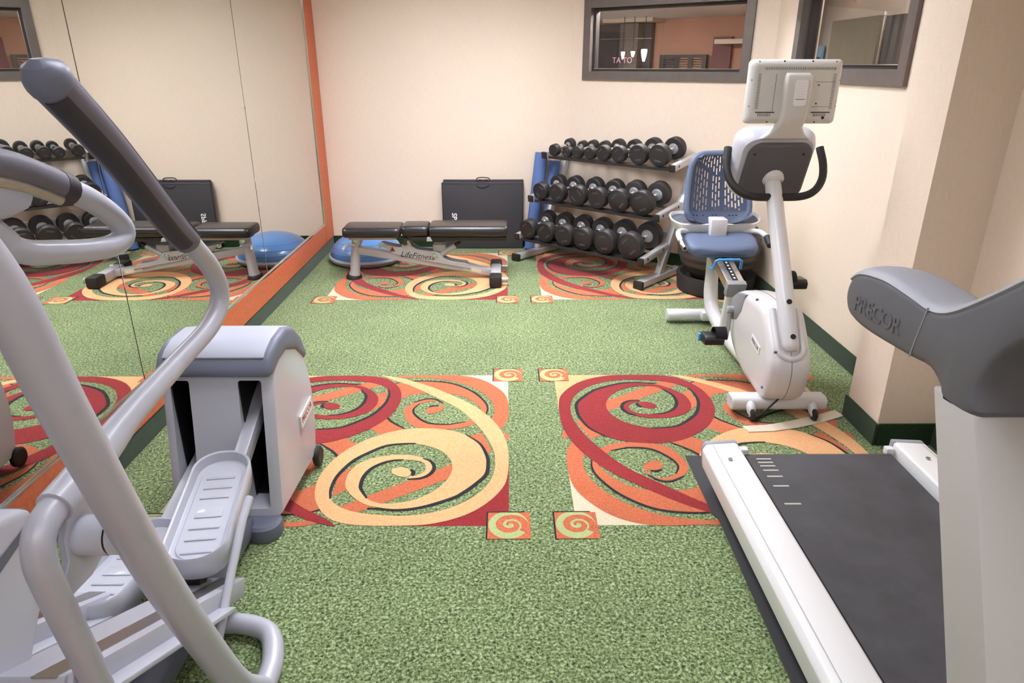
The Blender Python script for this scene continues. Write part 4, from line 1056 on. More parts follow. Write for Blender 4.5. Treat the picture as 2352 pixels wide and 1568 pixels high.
# swinging arms
arm = [((96, 165), -0.68), ((250, 335), -0.68), ((400, 520), -0.69), ((440, 562), -0.69), ((487, 620), -0.70), ((505, 680), -0.705), ((482, 748), -0.715), ((402, 838), -0.735), ((300, 952), -0.755), ((232, 1040), -0.765), ((125, 1165), -0.77), ((90, 1230), -0.77), ((92, 1290), -0.77), ((113, 1345), -0.77), ((160, 1440), -0.77), ((205, 1530), -0.77), ((260, 1650), -0.77)]
ap_ = [AX(u, v, x) for (u, v), x in arm]
hubc = AX(205, 1228, -0.745)
for m_ in (0, 1):
    f = (lambda p: mx(p) + Vector((0, -0.22, 0.0))) if m_ else (lambda p: Vector(p))
    b = B(); bm_tube(b, [f(p) for p in ap_[2:]], [0.0225] * 7 + [0.0255] * 8, 16, 6); sa = obj('swing_arm', b, 'machine_grey', el)
    b = B(); bm_tube(b, [f(p) for p in ap_[7:11]], [0.023, 0.0255, 0.031, 0.031], 16, 4); obj('arm_sleeve', b, 'machine_plastic', sa)
    # long grip, dark rubber on the lower front
    d = (ap_[0] - ap_[3]).normalized(); fr = Vector((0, -d.z, d.y)); fr = fr if fr.z < 0 else -fr
    g0 = ap_[3] + (ap_[2] - ap_[3]) * 0.25
    gpts = [g0, ap_[2] + d * 0.02, ap_[1], ap_[0] - d * 0.02]
    b = B(); bm_tube(b, [f(p) for p in gpts], [0.030, 0.0315, 0.0325, 0.033], 18, 5, flat=0.95); gg = obj('long_grip', b, 'grip_plum', sa)
    b = B(); bm_tube(b, [f(p + fr * 0.0125 + Vector((0.004, 0, 0))) for p in (g0 + d * 0.02, ap_[2] + d * 0.02, ap_[1], ap_[0] - d * 0.03)], [0.0205, 0.0215, 0.0225, 0.0225], 16, 5); obj('grip_insert', b, 'grip_dark', gg)
    b = B(); tp = ap_[0] - d * 0.025; bm_tube(b, [f(tp + d * t - fr * o_) for t, o_ in ((0, 0), (0.012, 0), (0.024, 0.002), (0.034, 0.006), (0.040, 0.011))], [0.0345, 0.0355, 0.033, 0.025, 0.010], 18, 0, flat=0.95); obj('grip_end', b, 'machine_cap', gg)
    b = B(); bm_tube(b, [f(p + Vector((0.026, 0, 0)) - fr * 0.012) for p in gpts], 0.0028, 6, 5); obj('grip_seam', b, 'grip_dark', gg)
    # pivot
    plate = [(135, 1150), (215, 1105), (245, 1180), (238, 1260), (205, 1320), (155, 1372), (137, 1345), (150, 1290), (140, 1240), (146, 1195)]
    pl = [AX(u, v, -0.765) for u, v in plate]
    b = B(); xs = -0.765 if not m_ else 2 * XC + 0.765; yo = 0 if not m_ else -0.22
    bm_prism(b, [(p.y + yo, p.z) for p in pl], 'X', xs - 0.007, xs + 0.007, 0.002, 1); obj('gusset_plate', b, 'machine_plastic', sa)
    b = B(); q0 = f(Vector((-0.765, hubc.y, hubc.z))); q1 = f(Vector((-0.705, hubc.y, hubc.z))); bm_cyl(b, q0, q1, 0.036, 24, 0.003); obj('pivot_hub', b, 'machine_plastic', sa)
    b = B(); q2 = f(Vector((-0.702, hubc.y, hubc.z))); q3 = f(Vector((-0.655, hubc.y, hubc.z))); bm_cyl(b, q2, q3, 0.0345, 24, 0.002); obj('pivot_stub', b, 'machine_plastic', sa)
    b = B(); bm_cyl(b, q1, q2, 0.033, 24); obj('pivot_gap', b, 'ink_black', sa)
    b = B(); q4 = hubc + Vector((0, 0.022, -0.035)); bm_cyl(b, f(Vector((-0.77, q4.y, q4.z))), f(Vector((-0.735, q4.y, q4.z))), 0.009, 12, 0.002); obj('pivot_screw', b, 'steel_brushed', sa)
# foot pedals
def pedal(cen, far_dir, name, L=0.475, W=0.178):
    y = Vector(far_dir).normalized(); x = y.cross(Vector((0, 0, 1))).normalized(); z = x.cross(y)
    def rg(w, l, h, oy=0.0): return [cen + x * p[0] + y * (p[1] + oy) + z * h for p in rrect(w, l, w * 0.46, 8)]
    b = B(); bm_loft(b, [rg(W - 0.05, L - 0.06, -0.085), rg(W - 0.012, L - 0.012, -0.06), rg(W, L, -0.02), rg(W + 0.004, L + 0.004, 0.018), rg(W - 0.004, L - 0.004, 0.024), rg(W - 0.014, L - 0.014, 0.020), rg(W - 0.022, L - 0.022, -0.012), rg(W - 0.03, L - 0.03, -0.014)])
    pd_ = obj(name, b, 'machine_plastic', el, 40)
    b = B(); bm_loft(b, [rg(W - 0.05, L - 0.06, -0.0135), rg(W - 0.056, L - 0.066, -0.0095)]); fp = obj('tread_plate', b, 'machine_plastic', pd_)
    for t in (-0.18, -0.13, -0.085, 0.045, 0.09, 0.135):
        b = B(); c = cen + y * t + z * -0.0085
        M3 = Matrix((x, y, z)).transposed()
        bm_box(b, c, (0.088, 0.010, 0.006), 0.0025, M3); obj('tread_bar', b, 'machine_grey', fp)
    b = B(); bm_box(b, cen + y * -0.02 + z * -0.008, (0.08, 0.045, 0.004), 0.0018, Matrix((x, y, z)).transposed()); obj('tread_pad', b, 'machine_plastic', fp)
    return pd_
pedal(Vector((-0.905, 1.765, 0.305)), (-0.055, 0.42, 0.06), 'foot_pedal')
pedal(Vector((-1.115, 1.62, 0.205)), (0.0, 0.45, -0.06), 'foot_pedal')
def beam(bm, p, q, w, h, bev=0.004):
    p, q = Vector(p), Vector(q); y = (q - p).normalized(); x = y.cross(Vector((0, 0, 1))).normalized(); z = x.cross(y)
    bm_box(bm, (p + q) / 2, (w, (q - p).length, h), bev, Matrix((x, y, z)).transposed())
b = B(); beam(b, (-0.912, 1.93, 0.245), (-0.887, 2.36, 0.485), 0.045, 0.055); obj('pedal_arm', b, 'machine_grey', el)
b = B(); beam(b, (-1.115, 1.80, 0.130), (-1.119, 2.36, 0.25), 0.042, 0.055); obj('pedal_arm', b, 'machine_grey', el)
# incline ramp
rdir = (Vector((0, 0.946, 0.496)) - Vector((0, 1.634, 0.113)))
for x, w in ((-0.865, 0.13), (-1.155, 0.13)):
    b = B(); p = Vector((x, 1.65, 0.115)); q = p + rdir * 1.05
    beam(b, p, q, w, 0.022, 0.003); beam(b, p + Vector((w / 2, 0, -0.02)), q + Vector((w / 2, 0, -0.02)), 0.02, 0.055, 0.003); beam(b, p - Vector((w / 2, 0, 0.02)), q - Vector((w / 2, 0, 0.02)), 0.02, 0.055, 0.003)
    rr_ = obj('ramp_rail', b, 'machine_grey', el)
    b = B(); beam(b, p + Vector((0.03, 0, 0.012)), q + Vector((0.03, 0, 0.012)), 0.045, 0.004, 0); obj('wheel_track', b, 'steel_brushed', rr_)
    b = B(); beam(b, p.lerp(q, 0.22) + Vector((w / 2 + 0.028, 0, -0.045)), q + Vector((w / 2 + 0.028, 0, -0.045)), 0.045, 0.012, 0.002); obj('rail_flange', b, 'machine_plastic', rr_)
for c in ((-0.90, 1.60, 0.205), (-1.115, 1.42, 0.225)):
    b = B(); bm_cyl(b, (c[0] - 0.02, c[1], c[2] - 0.03), (c[0] + 0.02, c[1], c[2] - 0.03), 0.032, 20, 0.004); obj('ramp_wheel', b, 'black_rubber', el)
b = B(); bm_tube(b, [(-0.775, 1.75, 0.345), (-0.78, 1.69, 0.31), (-0.78, 1.558, 0.218), (-0.78, 1.398, 0.094), (-0.78, 1.35, 0.058)], 0.0125, 12); obj('link_rod', b, 'machine_plastic', el)
# front shroud
b = B(); sp = [(1.125, 0.755), (1.135, 0.735), (1.085, 0.55), (1.0, 0.44), (0.93, 0.12), (0.60, 0.10), (0.60, 0.60), (0.72, 0.80), (0.95, 0.82)]
bm_prism(b, sp, 'X', -1.13, -0.925, 0.018, 3); fsd = obj('front_shroud', b, 'machine_plastic', el)
b = B(); bm_prism(b, [(1.118, 0.738), (1.122, 0.722), (0.90, 0.66), (0.70, 0.62), (0.70, 0.655), (0.90, 0.695)], 'X', -0.93, -0.9235, 0.001, 1); obj('dark_stripe', b, 'machine_cap', fsd)
# drive housing
hpz = [(2.05, 0.055), (2.075, 0.20), (2.115, 0.42), (2.14, 0.57), (2.20, 0.63), (2.30, 0.645), (2.40, 0.60), (2.48, 0.50), (2.53, 0.36), (2.53, 0.20), (2.49, 0.055)]
hq = [(p.x, p.y) for p in catmull([(y, z, 0) for y, z in hpz[3:]], 3)]
hq = hpz[:3] + hq
b = B(); rings = []
hc_ = (2.27, 0.34)
for x, s in ((-1.183, 0.90), (-1.176, 0.96), (-1.16, 0.99), (-1.12, 1.0), (-0.88, 1.0), (-0.83, 0.99), (-0.812, 0.96), (-0.803, 0.90)):
    rings.append([Vector((x, hc_[0] + (y - hc_[0]) * (s if y > 2.15 else 1 - (1 - s) * 0.5), hc_[1] + (z - hc_[1]) * (s * 0.5 + 0.5))) for y, z in hq])
def plan(bm):
    for v in bm.verts:
        t = min(1, max(0, (v.co.y - 2.2) / 0.33)); t = t * t * (3 - 2 * t)
        v.co.x = -0.993 + (v.co.x + 0.993) * (1 - 0.08 * t) + max(0, v.co.y - 2.12) * 0.075
bm_loft(b, rings); plan(b); hsg = obj('drive_housing', b, 'machine_plastic', el, 45)
cut = []
for x0, x1 in ((-0.921, -0.842), (-1.152, -1.088)):
    b = B(); bm_prism(b, [(1.9, 0.085), (2.38, 0.085), (2.38, 0.55), (1.9, 0.55)], 'X', x0, x1, 0.008, 2); cut.append(obj('cutter', b, 'slot_black'))
boolean(hsg, cut)
for x0, x1 in ((-0.921, -0.842), (-1.152, -1.088)):
    b = B(); bm_box(b, ((x0 + x1) / 2, 2.366, 0.317), (x1 - x0 - 0.002, 0.02, 0.455)); bm_box(b, (x0 + 0.003, 2.25, 0.317), (0.003, 0.23, 0.455)); bm_box(b, (x1 - 0.003, 2.26, 0.317), (0.003, 0.21, 0.455)); bm_box(b, ((x0 + x1) / 2, 2.26, 0.093), (x1 - x0 - 0.004, 0.22, 0.012)); bm_box(b, ((x0 + x1) / 2, 2.27, 0.545), (x1 - x0 - 0.004, 0.2, 0.004)); obj('slot_liner', b, 'slot_black', hsg, 0)
cp_ = [(2.113, 0.568), (2.118, 0.60), (2.15, 0.645), (2.21, 0.672), (2.30, 0.680), (2.38, 0.655), (2.45, 0.595), (2.505, 0.50), (2.47, 0.485), (2.38, 0.56), (2.28, 0.60), (2.20, 0.59), (2.15, 0.568)]
b = B(); bm_prism(b, cp_, 'X', -1.190, -0.797, 0.018, 3, 50); plan(b); cap_ = obj('top_cap', b, 'machine_cap', hsg)
cq = [(2.134, 0.636), (2.16, 0.656), (2.21, 0.676), (2.30, 0.684), (2.38, 0.659), (2.45, 0.599), (2.50, 0.52), (2.495, 0.515), (2.44, 0.59), (2.38, 0.645), (2.30, 0.67), (2.21, 0.662), (2.140, 0.628)]
b = B(); bm_prism(b, cq, 'X', -1.165, -0.822, 0.004, 2, 60); plan(b); obj('cap_inlay', b, 'machine_cap_top', cap_)
c = AX(697, 946, -0.8015); e = (AX(707, 925, -0.8015) - AX(687, 968, -0.8015)).normalized(); pp = Vector((0, -e.z, e.y))
b = B(); q = [c + e * 0.075 + pp * 0.028, c + e * 0.075 - pp * 0.028, c - e * 0.075 - pp * 0.028, c - e * 0.075 + pp * 0.028]; bm_prism(b, [(p.y, p.z) for p in q], 'X', -0.806, -0.7995, 0.001, 1); plan(b); pl_ = obj('name_plate', b, 'label_white', hsg)
lt = lettering('lettering', 'PRECOR', 0.034, (-0.7990, c.y, c.z), e, (1, 0, 0), 'ink_red', None, extrude=0.0004, bold=0.0006)
b = B(); b.from_mesh(lt.data); plan(b); b.to_mesh(lt.data); b.free(); lt.data.transform(frame(pl_).inverted()); lt.parent = pl_
for x in (-0.785, -1.145):
    b = B(); bm_lathe(b, [(0, -0.014), (0.034, -0.014), (0.042, -0.008), (0.042, 0.008), (0.034, 0.014), (0, 0.014)], 22, axis_matrix((x, 2.475, 0.048), (1, 0, 0))); obj('wheel', b, 'black_rubber', hsg)
for x in (-0.865, -1.155):
    b = B(); bm_loft(b, [[Vector((x + p[0] * s, 2.03 + p[1] * s, z)) for p in rrect(0.13, 0.13, 0.06, 6)] for s, z in ((0.95, 0.0), (1, 0.012), (0.95, 0.05), (0.8, 0.06))]); obj('foot', b, 'machine_cap', hsg)

# ================================================================== free weights corner
# ------------------------------------------------------------------ dumbbell rack (own frame: x along it, y towards the wall)
RL = Vector((0.114, 5.69, 0)); RU = Vector((0.742, -0.670, 0)).normalized(); RZ = math.atan2(RU.y, RU.x)
rk = thing('dumbbell_rack', 'silver three-tier dumbbell rack standing across the far corner', 'dumbbell rack', tuple(RL), RZ)
RW = 1.179; TIERS = ((-0.02, 0.207), (0.155, 0.502), (0.328, 0.842)); SL = 0.15
for a in (-0.03, RW):
    b = B(); bm_box(b, (a, 0.275, 0.036), (0.075, 0.58, 0.052), 0.012); ft = obj('foot_bar', b, 'rack_silver', rk, world=False)
    b = B(); bm_box(b, (a, -0.020, 0.033), (0.080, 0.035, 0.060), 0.010); bm_box(b, (a, 0.565, 0.033), (0.080, 0.03, 0.060), 0.010); obj('rubber_cap', b, 'black_rubber', ft, world=False)
    b = B(); bm_cyl(b, (a, 0.46, 0.060), (a, 0.46, 0.0635), 0.012, 12); obj('bolt_hole', b, 'black_plastic', ft, world=False)
    b = B(); beam(b, (a, 0.265, 0.05), (a, 0.69, 0.875), 0.05, 0.06, 0.006); obj('upright', b, 'rack_silver', rk, world=False)
    for b0, z0 in TIERS:
        b = B(); beam(b, (a, b0 + 0.015, z0 + 0.002), (a, b0 + 0.375, z0 + 0.002 + 0.36 * SL), 0.046, 0.052, 0.008); br = obj('shelf_bracket', b, 'rack_silver', rk, world=False)
        b = B(); beam(b, (a, b0 - 0.002, z0), (a, b0 + 0.018, z0 + 0.003), 0.052, 0.058, 0.008); obj('end_cap', b, 'tray_black', br, world=False)
        b = B(); bm_prism(b, [(b0 + 0.24, z0 + 0.01), (b0 + 0.36, z0 + 0.03), (b0 + 0.30, z0 - 0.09), (b0 + 0.285, z0 - 0.09)], 'X', a - 0.006, a + 0.006, 0.001, 1); obj('gusset', b, 'rack_silver', br, world=False)
        for t in (0.07, 0.29):
            b = B(); q = (b0 + t, z0 + 0.002 + t * SL); bm_cyl(b, (a - 0.0245, q[0], q[1]), (a + 0.0245, q[0], q[1]), 0.010, 12); obj('bolt_hole', b, 'black_plastic', br, world=False)
for b0, z0 in TIERS:
    for t, mt_ in ((0.055, 'tray_black'), (0.285, 'steel_brushed')):
        zt = z0 - 0.004 + t * SL; y = b0 + t
        b = B(); pr_ = [(y - 0.045, zt - 0.030), (y - 0.043, zt - 0.032), (y + 0.05, zt - 0.008), (y + 0.05, zt + 0.012), (y + 0.047, zt + 0.012), (y + 0.046, zt - 0.004), (y - 0.040, zt - 0.026), (y - 0.045, zt - 0.014)]
        pr_ = [(y - 0.055, zt - 0.024), (y + 0.045, zt - 0.009), (y + 0.045, zt - 0.005), (y - 0.050, zt - 0.0195), (y - 0.052, zt - 0.004), (y - 0.056, zt - 0.004)]
        bm_prism(b, pr_, 'X', 0.02, RW - 0.02); obj('shelf_tray', b, mt_, rk, 0, world=False)
RN = Vector((-RU.y, RU.x, 0))
lettering('lettering', 'LIFE FITNESS', 0.030, RL + RU * (RW + 0.0232) + RN * (0.155 + 0.185) + Vector((0, 0, 0.504 + 0.185 * SL)), RN + Vector((0, 0, SL)), RU, 'ink_red', rk, extrude=0.0003)
b = B(); bm_box(b, (RW / 2, 0.42, 0.33), (RW - 0.05, 0.03, 0.05), 0.004); obj('cross_bar', b, 'rack_silver', rk, world=False)

# ------------------------------------------------------------------ dumbbells: one built per size, each its own object
def dumbbell_parts(r, ln, hw):
    """axis along local y, centre at the origin"""
    M = Matrix.Rotation(-PI / 2, 4, 'X')
    P = []
    for s in (-1, 1):
        b = B(); y0 = s * (ln / 2 - hw / 2)
        bm_lathe(b, [(0, -hw / 2), (r * 0.93, -hw / 2), (r * 0.98, -hw / 2 + 0.003), (r, -hw / 2 + 0.008), (r, hw / 2 - 0.008), (r * 0.98, hw / 2 - 0.003), (r * 0.93, hw / 2), (0, hw / 2)], 28, Matrix.Translation((0, y0, 0)) @ M)
        P.append(('head', finish('head', b, 'dumbbell_rubber'), None))
        b = B(); ye = s * (ln / 2)
        bm_lathe(b, [(r * 0.90, -0.0015), (r * 0.90, 0.0022), (r * 0.84, 0.0022), (r * 0.84, -0.0015)], 28, Matrix.Translation((0, ye, 0)) @ M); bm = b
        P.append(('rim_ring', finish('rim_ring', b, 'dumbbell_ring'), len(P) - 1))
        for sz in (-1, 1):
            b = B(); bm_box(b, (0, ye, sz * r * 0.5), (r * 0.62, 0.003, r * 0.16), 0.001, seg=1)
            P.append(('raised_badge', finish('raised_badge', b, 'dumbbell_ring'), len(P) - (2 if sz < 0 else 3)))
        yi = s * (ln / 2 - hw); b = B()
        bm_lathe(b, [(r * 0.5, 0), (r * 0.42, 0.012), (0.02, 0.016), (0, 0.016)], 20, Matrix.Translation((0, yi, 0)) @ (Matrix.Rotation(PI / 2, 4, 'X') if s > 0 else Matrix.Rotation(-PI / 2, 4, 'X')))
        P.append(('collar', finish('collar', b, 'silver_paint'), len(P) - 4))
    b = B(); h2 = ln / 2 - hw
    bm_lathe(b, [(0, -h2), (0.0135, -h2), (0.0155, -h2 * 0.5), (0.0165, 0), (0.0155, h2 * 0.5), (0.0135, h2), (0, h2)], 16, M)
    P.append(('handle', finish('handle', b, 'chrome'), None))
    return P
ORD = ['first', 'second', 'third', 'fourth', 'fifth', 'sixth', 'seventh', 'eighth']
ROWS = (('bottom', 0, [0.075, 0.262, 0.452, 0.640, 0.843, 1.068], [0.080, 0.083, 0.086, 0.088, 0.094, 0.101], 0.33, 0.078),
        ('middle', 1, [0.058, 0.236, 0.438, 0.632, 0.828, 1.032], [0.073, 0.077, 0.081, 0.083, 0.088, 0.094], 0.31, 0.072),
        ('top', 2, [0.052, 0.190, 0.295, 0.416, 0.546, 0.694, 0.868, 1.049], [0.049, 0.044, 0.050, 0.051, 0.062, 0.065, 0.077, 0.085], 0.275, 0.058))
for rown, ti, aa, rs, ln, hw in ROWS:
    b0, z0 = TIERS[ti]
    for k, (a, r) in enumerate(zip(aa, rs)):
        l_ = ln * (0.86 + 0.14 * r / max(rs)); h_ = hw * (0.75 + 0.25 * r / max(rs))
        yc = b0 + 0.050 - h_ * 0.5 + l_ / 2; zc_ = z0 - 0.012 + SL * (yc - b0) + r + 0.004
        n_ = len(aa)
        size = 'smallest' if (ti == 2 and k == 1) else ('largest' if (ti == 0 and k == n_ - 1) else '')
        lab = '%sblack rubber dumbbell, %s from the mirror side on the %s rack tier' % ((size + ' ') if size else '', ORD[k], rown)
        w = RL + RU * a + Vector((-RU.y, RU.x, 0)) * yc + Vector((0, 0, zc_))
        d = thing('dumbbell', lab, 'dumbbell', tuple(w), RZ, 'dumbbells on the rack')
        tilt = math.atan(SL); d.rotation_euler = (tilt, 0, RZ + random.uniform(-0.02, 0.02))
        made = []
        roll = random.uniform(-0.9, 0.9)
        for nm, me, par in dumbbell_parts(r, l_, h_):
            me.transform(Matrix.Rotation(roll, 4, 'Y'))
            o = bpy.data.objects.new(nm, me); COL.objects.link(o); o.parent = d if par is None else made[par]; made.append(o)

# ------------------------------------------------------------------ foam mats, rolled
def roll(p, q, r, label):
    p, q = Vector(p), Vector(q); t = thing('rolled_mat', label, 'exercise mat', (p.x, p.y, 0), 0, 'rolled blue foam mats')
    L = (q - p).length; M = axis_matrix(p, q - p)
    b = B(); n = 150; turns = 4.2; ro = []; 
    for k in range(n):
        a = 2 * PI * turns * k / (n - 1); rr = 0.012 + (r - 0.012) * k / (n - 1); ro.append((rr * math.cos(a), rr * math.sin(a)))
    th = (r - 0.012) / turns * 0.86
    vo = [[b.verts.new(M @ Vector((x * s2, y * s2, z))) for (x, y) in ro for s2 in (1,)] for z in (0, L)]
    ri = []
    for (x, y) in ro:
        m_ = math.hypot(x, y); f = max(0.002, m_ - th) / m_; ri.append((x * f, y * f))
    vi = [[b.verts.new(M @ Vector((x, y, z))) for (x, y) in ri] for z in (0, L)]
    for k in range(n - 1):
        b.faces.new((vo[0][k], vo[0][k + 1], vo[1][k + 1], vo[1][k])); b.faces.new((vi[0][k], vi[1][k], vi[1][k + 1], vi[0][k + 1]))
        for e_ in (0, 1): b.faces.new((vo[e_][k], vi[e_][k], vi[e_][k + 1], vo[e_][k + 1]))
    b.faces.new((vo[0][-1], vo[1][-1], vi[1][-1], vi[0][-1])); b.faces.new((vo[0][0], vi[0][0], vi[1][0], vo[1][0]))
    obj('foam_sheet', b, 'foam_blue', t)
    b = B()
    for z in (L * 0.22,): bm_lathe(b, [(r + 0.001, z - 0.012), (r + 0.003, z - 0.012), (r + 0.003, z + 0.012), (r + 0.001, z + 0.012)], 30, M)
    obj('strap', b, 'foam_blue', t)
roll((0.2105, 6.105, 0.012), (0.300, 6.118, 0.845), 0.060, 'taller rolled blue foam mat leaning beside the folded black mat')
roll((0.332, 6.124, 0.012), (0.420, 6.136, 0.775), 0.050, 'shorter rolled blue foam mat half hidden behind the dumbbell rack')

# ------------------------------------------------------------------ folded black mat
fm = thing('folded_mat', 'folded black vinyl exercise mat standing against the back wall', 'exercise mat', (-0.2, 6.14, 0))
for k, (y, h) in enumerate(((6.135, 0.592), (6.168, 0.612))):
    b = B(); bm_box(b, (-0.212 + 0.006 * k, y, h / 2), (0.722 - 0.012 * k, 0.032, h), 0.010, seg=3); pn_ = obj('mat_panel', b, 'vinyl_charcoal', fm)
    b = B()
    hw_, xx = 0.722 / 2 - 0.006 * k - 0.004, -0.212 + 0.006 * k
    bm_tube(b, [(xx - hw_, y - 0.0155, 0.006), (xx - hw_, y - 0.0155, h - 0.008), (xx + hw_, y - 0.0155, h - 0.008), (xx + hw_, y - 0.0155, 0.006)], 0.0028, 6); obj('piping', b, 'mat_edge', pn_)
b = B(); bm_tube(b, [(-0.275, 6.128, 0.588), (-0.255, 6.118, 0.560), (-0.215, 6.114, 0.548), (-0.165, 6.118, 0.562), (-0.145, 6.128, 0.588)], 0.0045, 8, 5); obj('carry_handle', b, 'mat_edge', fm)
b = B(); bm_tube(b, [(-0.270, 6.160, 0.605), (-0.255, 6.150, 0.628), (-0.205, 6.146, 0.632), (-0.160, 6.150, 0.626), (-0.145, 6.160, 0.605)], 0.0045, 8, 5); obj('carry_handle', b, 'mat_edge', fm)
b = B(); bm_tube(b, [(-0.262, 6.13, 0.596), (-0.235, 6.125, 0.616), (-0.205, 6.128, 0.604), (-0.178, 6.128, 0.616), (-0.158, 6.135, 0.600)], 0.004, 8, 5); obj('carry_handle', b, 'mat_edge', fm)
c = AY(1043.5, 500, 6.118)
lettering('lettering', 'SPRI', 0.062, (c.x, 6.1185, c.z - 0.012), (0, 0, -1), (0, -1, 0), 'paper_white', fm, extrude=0.0003, bold=0.0012, shear=0.1)

# ------------------------------------------------------------------ balance dome
bd = thing('balance_dome', 'blue balance dome on a grey platform in the mirror corner', 'balance trainer', (-1.19, 5.73, 0))
M = Matrix.Translation((-1.19, 5.73, 0))
b = B(); bm_lathe(b, [(0, 0.012), (0.26, 0.0), (0.30, 0.018), (0.318, 0.045), (0.314, 0.060), (0.29, 0.062), (0, 0.062)], 48, M); obj('platform', b, 'dome_base', bd)
b = B(); prof = [(0.302 * math.cos(a), 0.060 + 0.185 * math.sin(a)) for a in [PI / 2 * k / 20 for k in range(21)]]; prof = [(0.308, 0.056)] + prof
for k in range(len(prof)):
    pass
bm_lathe(b, prof[:-1] + [(0, 0.245)], 48, M); dm = obj('dome', b, 'dome_blue', bd)
for fz in (0.25, 0.45, 0.65):
    a = math.asin(fz); b = B(); r_ = 0.302 * math.cos(a); bm_lathe(b, [(r_ + 0.001, 0.060 + 0.185 * fz - 0.004), (r_ + 0.003, 0.060 + 0.185 * fz), (r_ - 0.004, 0.060 + 0.185 * fz + 0.004)], 48, M); obj('dome_ridge', b, 'dome_blue', dm)

# ------------------------------------------------------------------ adjustable bench
bn = thing('weight_bench', 'black padded adjustable weight bench on a silver frame', 'weight bench', (-0.62, 5.22, 0))
BYC = 5.215
def pad(x0, x1, z0, z1, w, name, y=BYC):
    rings = []
    L = x1 - x0; zc = (z0 + z1) / 2; h = z1 - z0
    b = B()
    for x, s in ((x0, 0.78), (x0 + 0.006, 0.90), (x0 + 0.02, 0.98), (x0 + 0.04, 1), (x1 - 0.04, 1), (x1 - 0.02, 0.98), (x1 - 0.006, 0.90), (x1, 0.78)):
        rings.append([Vector((x, y + p[0] * (0.5 + s / 2), zc + p[1] * s)) for p in rrect(w, h, h * 0.42, 5)])
    bm_loft(b, rings); o = obj(name, b, 'vinyl_black', bn, 60)
    b = B(); rr2 = [(x0 + L / 2 + p[0], y + p[1]) for p in rrect(L + 0.001, w + 0.001, 0.03, 5)]
    bm_tube(b, [(p[0], p[1], z0 + h * 0.52) for p in rr2], 0.0022, 6, 0, True); obj('seam', b, 'mat_edge', o)
    return o
pad(-1.235, -0.805, 0.340, 0.418, 0.27, 'seat_pad'); pad(-0.790, -0.595, 0.345, 0.428, 0.23, 'lumbar_pad'); pad(-0.585, 0.005, 0.347, 0.430, 0.27, 'back_pad')
b = B(); bm_box(b, (-0.36, BYC, 0.327), (0.72, 0.20, 0.036), 0.010); obj('pad_board', b, 'tray_black', bn)
b = B(); bm_box(b, (-1.02, BYC, 0.328), (0.36, 0.16, 0.022), 0.006); obj('seat_board', b, 'bench_silver', bn)
b = B(); bm_prism(b, [(-0.600, 0.345), (-0.575, 0.345), (-0.562, 0.315), (-0.605, 0.315)], 'Y', BYC - 0.118, BYC + 0.118, 0.002); obj('pad_hinge', b, 'bench_silver', bn)
b = B(); bm_box(b, (-0.775, BYC - 0.02, 0.305), (0.03, 0.12, 0.06), 0.004); obj('pad_post', b, 'tray_black', bn)
# main spine and feet
b = B(); beam(b, (-1.16, BYC, 0.226), (-0.09, BYC, 0.040), 0.075, 0.055, 0.008); obj('main_spine', b, 'bench_silver', bn)
b = B(); bm_tube(b, [(-1.195, BYC - 0.01, 0.015), (-1.185, BYC - 0.01, 0.06), (-1.172, BYC, 0.20), (-1.160, BYC, 0.290)], [0.046, 0.038, 0.036, 0.036], 18, flat=1.15); fl = obj('front_leg', b, 'bench_silver', bn)
b = B(); bm_tube(b, [(-1.197, BYC - 0.01, 0.0), (-1.196, BYC - 0.01, 0.010), (-1.193, BYC - 0.01, 0.030)], [0.062, 0.062, 0.052], 20, flat=1.15); obj('rubber_foot', b, 'black_rubber', fl)
b = B(); bm_box(b, (-0.085, 5.175, 0.046), (0.082, 0.42, 0.075), 0.014); rf = obj('rear_foot', b, 'bench_silver', bn)
for y in (4.975, 5.375):
    b = B(); bm_box(b, (-0.085, y, 0.047), (0.092, 0.13, 0.088), 0.016); obj('rubber_end', b, 'black_rubber', rf)
for y in (4.985, 5.36):
    b = B(); bm_cyl(b, (-0.045, y, 0.048), (0.01, y, 0.048), 0.022, 16, 0.004); obj('transport_roller', b, 'silver_paint', rf)
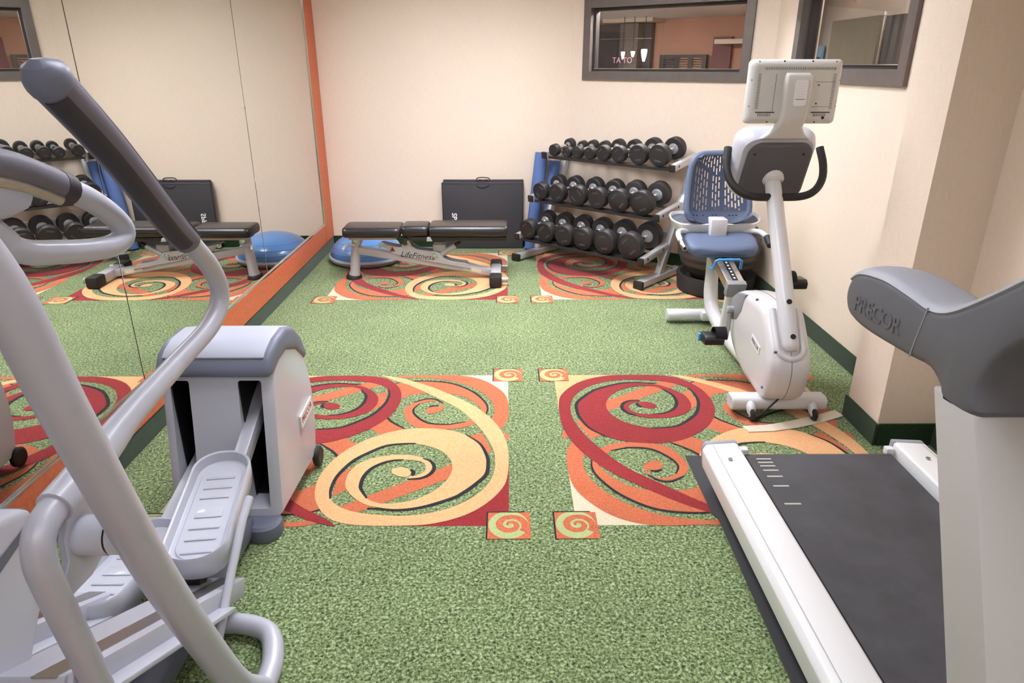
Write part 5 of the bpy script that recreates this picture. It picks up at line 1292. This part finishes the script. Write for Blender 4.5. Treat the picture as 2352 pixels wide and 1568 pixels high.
# side plates (both sides of the spine)
zoom = [(860, 540), (755, 520), (600, 415), (560, 405), (590, 385), (700, 410), (850, 440), (890, 345), (950, 342), (985, 420), (1060, 462), (1290, 490), (1340, 505), (1400, 572), (1480, 612), (1690, 640), (1755, 710), (1640, 692), (1200, 612)]
pts = [AY(770 + x / 5.6, 490 + y / 5.6, BYC - 0.045) for x, y in zoom]
for yo in (-0.045, 0.045):
    b = B(); bm_prism(b, [(p.x, p.z) for p in pts], 'Y', BYC + yo - 0.004, BYC + yo + 0.004, 0.0015, 1); sp_ = obj('side_plate', b, 'bench_silver', bn)
    if yo < 0:
        for (x, y) in ((918, 362), (580, 410), (1280, 545)):
            p = AY(770 + x / 5.6, 490 + y / 5.6, BYC - 0.05); b = B(); bm_cyl(b, (p.x, BYC - 0.062, p.z), (p.x, BYC - 0.045, p.z), 0.018, 18, 0.003); bo = obj('pivot_bolt', b, 'chrome', sp_)
            b = B(); bm_cyl(b, (p.x, BYC - 0.064, p.z), (p.x, BYC - 0.06, p.z), 0.009, 12); obj('bolt_head', b, 'silver_paint', bo)
        c = AY(770 + 1055 / 5.6, 490 + 547 / 5.6, BYC - 0.05); e = AY(770 + 1230 / 5.6, 490 + 568 / 5.6, BYC - 0.05) - AY(770 + 880 / 5.6, 490 + 528 / 5.6, BYC - 0.05)
        lettering('lettering', 'LifeFitness', 0.062, (c.x, BYC - 0.0495, c.z), e, (0, -1, 0), 'ink_black', sp_, extrude=0.0004, shear=0.3)
        p = AY(770 + 735 / 5.6, 490 + 462 / 5.6, BYC - 0.05); b = B(); bm_prism(b, [(p.x - 0.022, p.z - 0.016), (p.x + 0.022, p.z - 0.016), (p.x, p.z + 0.022)], 'Y', BYC - 0.0505, BYC - 0.0488); wt = obj('warning_triangle', b, 'warn_red', sp_)
        b = B(); bm_box(b, (p.x, BYC - 0.051, p.z - 0.002), (0.005, 0.001, 0.018)); obj('warning_mark', b, 'ink_black', wt)
p = AY(816, 552, BYC - 0.05); b = B(); bm_cyl(b, (p.x, BYC - 0.06, p.z), (p.x, BYC - 0.04, p.z), 0.020, 18, 0.003); obj('pivot_bolt', b, 'chrome', bn)
b = B(); bm_box(b, (p.x + 0.004, BYC, p.z - 0.005), (0.07, 0.09, 0.07), 0.015); obj('seat_bracket', b, 'bench_silver', bn)
b = B(); bm_tube(b, [(p.x, BYC - 0.06, p.z - 0.035), (p.x - 0.05, BYC - 0.065, p.z - 0.030), (p.x - 0.075, BYC - 0.085, p.z - 0.04), (p.x - 0.085, BYC - 0.13, p.z - 0.058)], 0.011, 12, 4); obj('adjust_handle', b, 'bench_silver', bn)
# adjuster strut
s0, s1 = AY(770 + 1370 / 5.6, 490 + 520 / 5.6, BYC - 0.02), AY(770 + 1545 / 5.6, 490 + 410 / 5.6, BYC - 0.02)
b = B(); bm_tube(b, [s0, s1], 0.022, 16); stt = obj('adjuster_strut', b, 'bench_silver', bn)
b = B(); s2 = s1 + (s1 - s0) * 0.38; bm_tube(b, [s1, s2], [0.017, 0.012], 14); obj('strut_tip', b, 'tray_black', stt)
b = B(); bm_box(b, AY(770 + 1345 / 5.6, 490 + 440 / 5.6, BYC + 0.01), (0.10, 0.07, 0.07), 0.006); obj('strut_bracket', b, 'bench_silver', bn)
b = B(); cc = AY(770 + 1735 / 5.6, 490 + 770 / 5.6, BYC - 0.04); sd = (Vector((-0.09, 0, 0.040)) - Vector((-1.16, 0, 0.226))).normalized(); beam(b, Vector((-0.27, BYC - 0.0384, 0.0713)) - sd * 0.07, Vector((-0.27, BYC - 0.0384, 0.0713)) + sd * 0.07, 0.001, 0.03, 0); obj('serial_label', b, 'decal_cream', bn, 0)
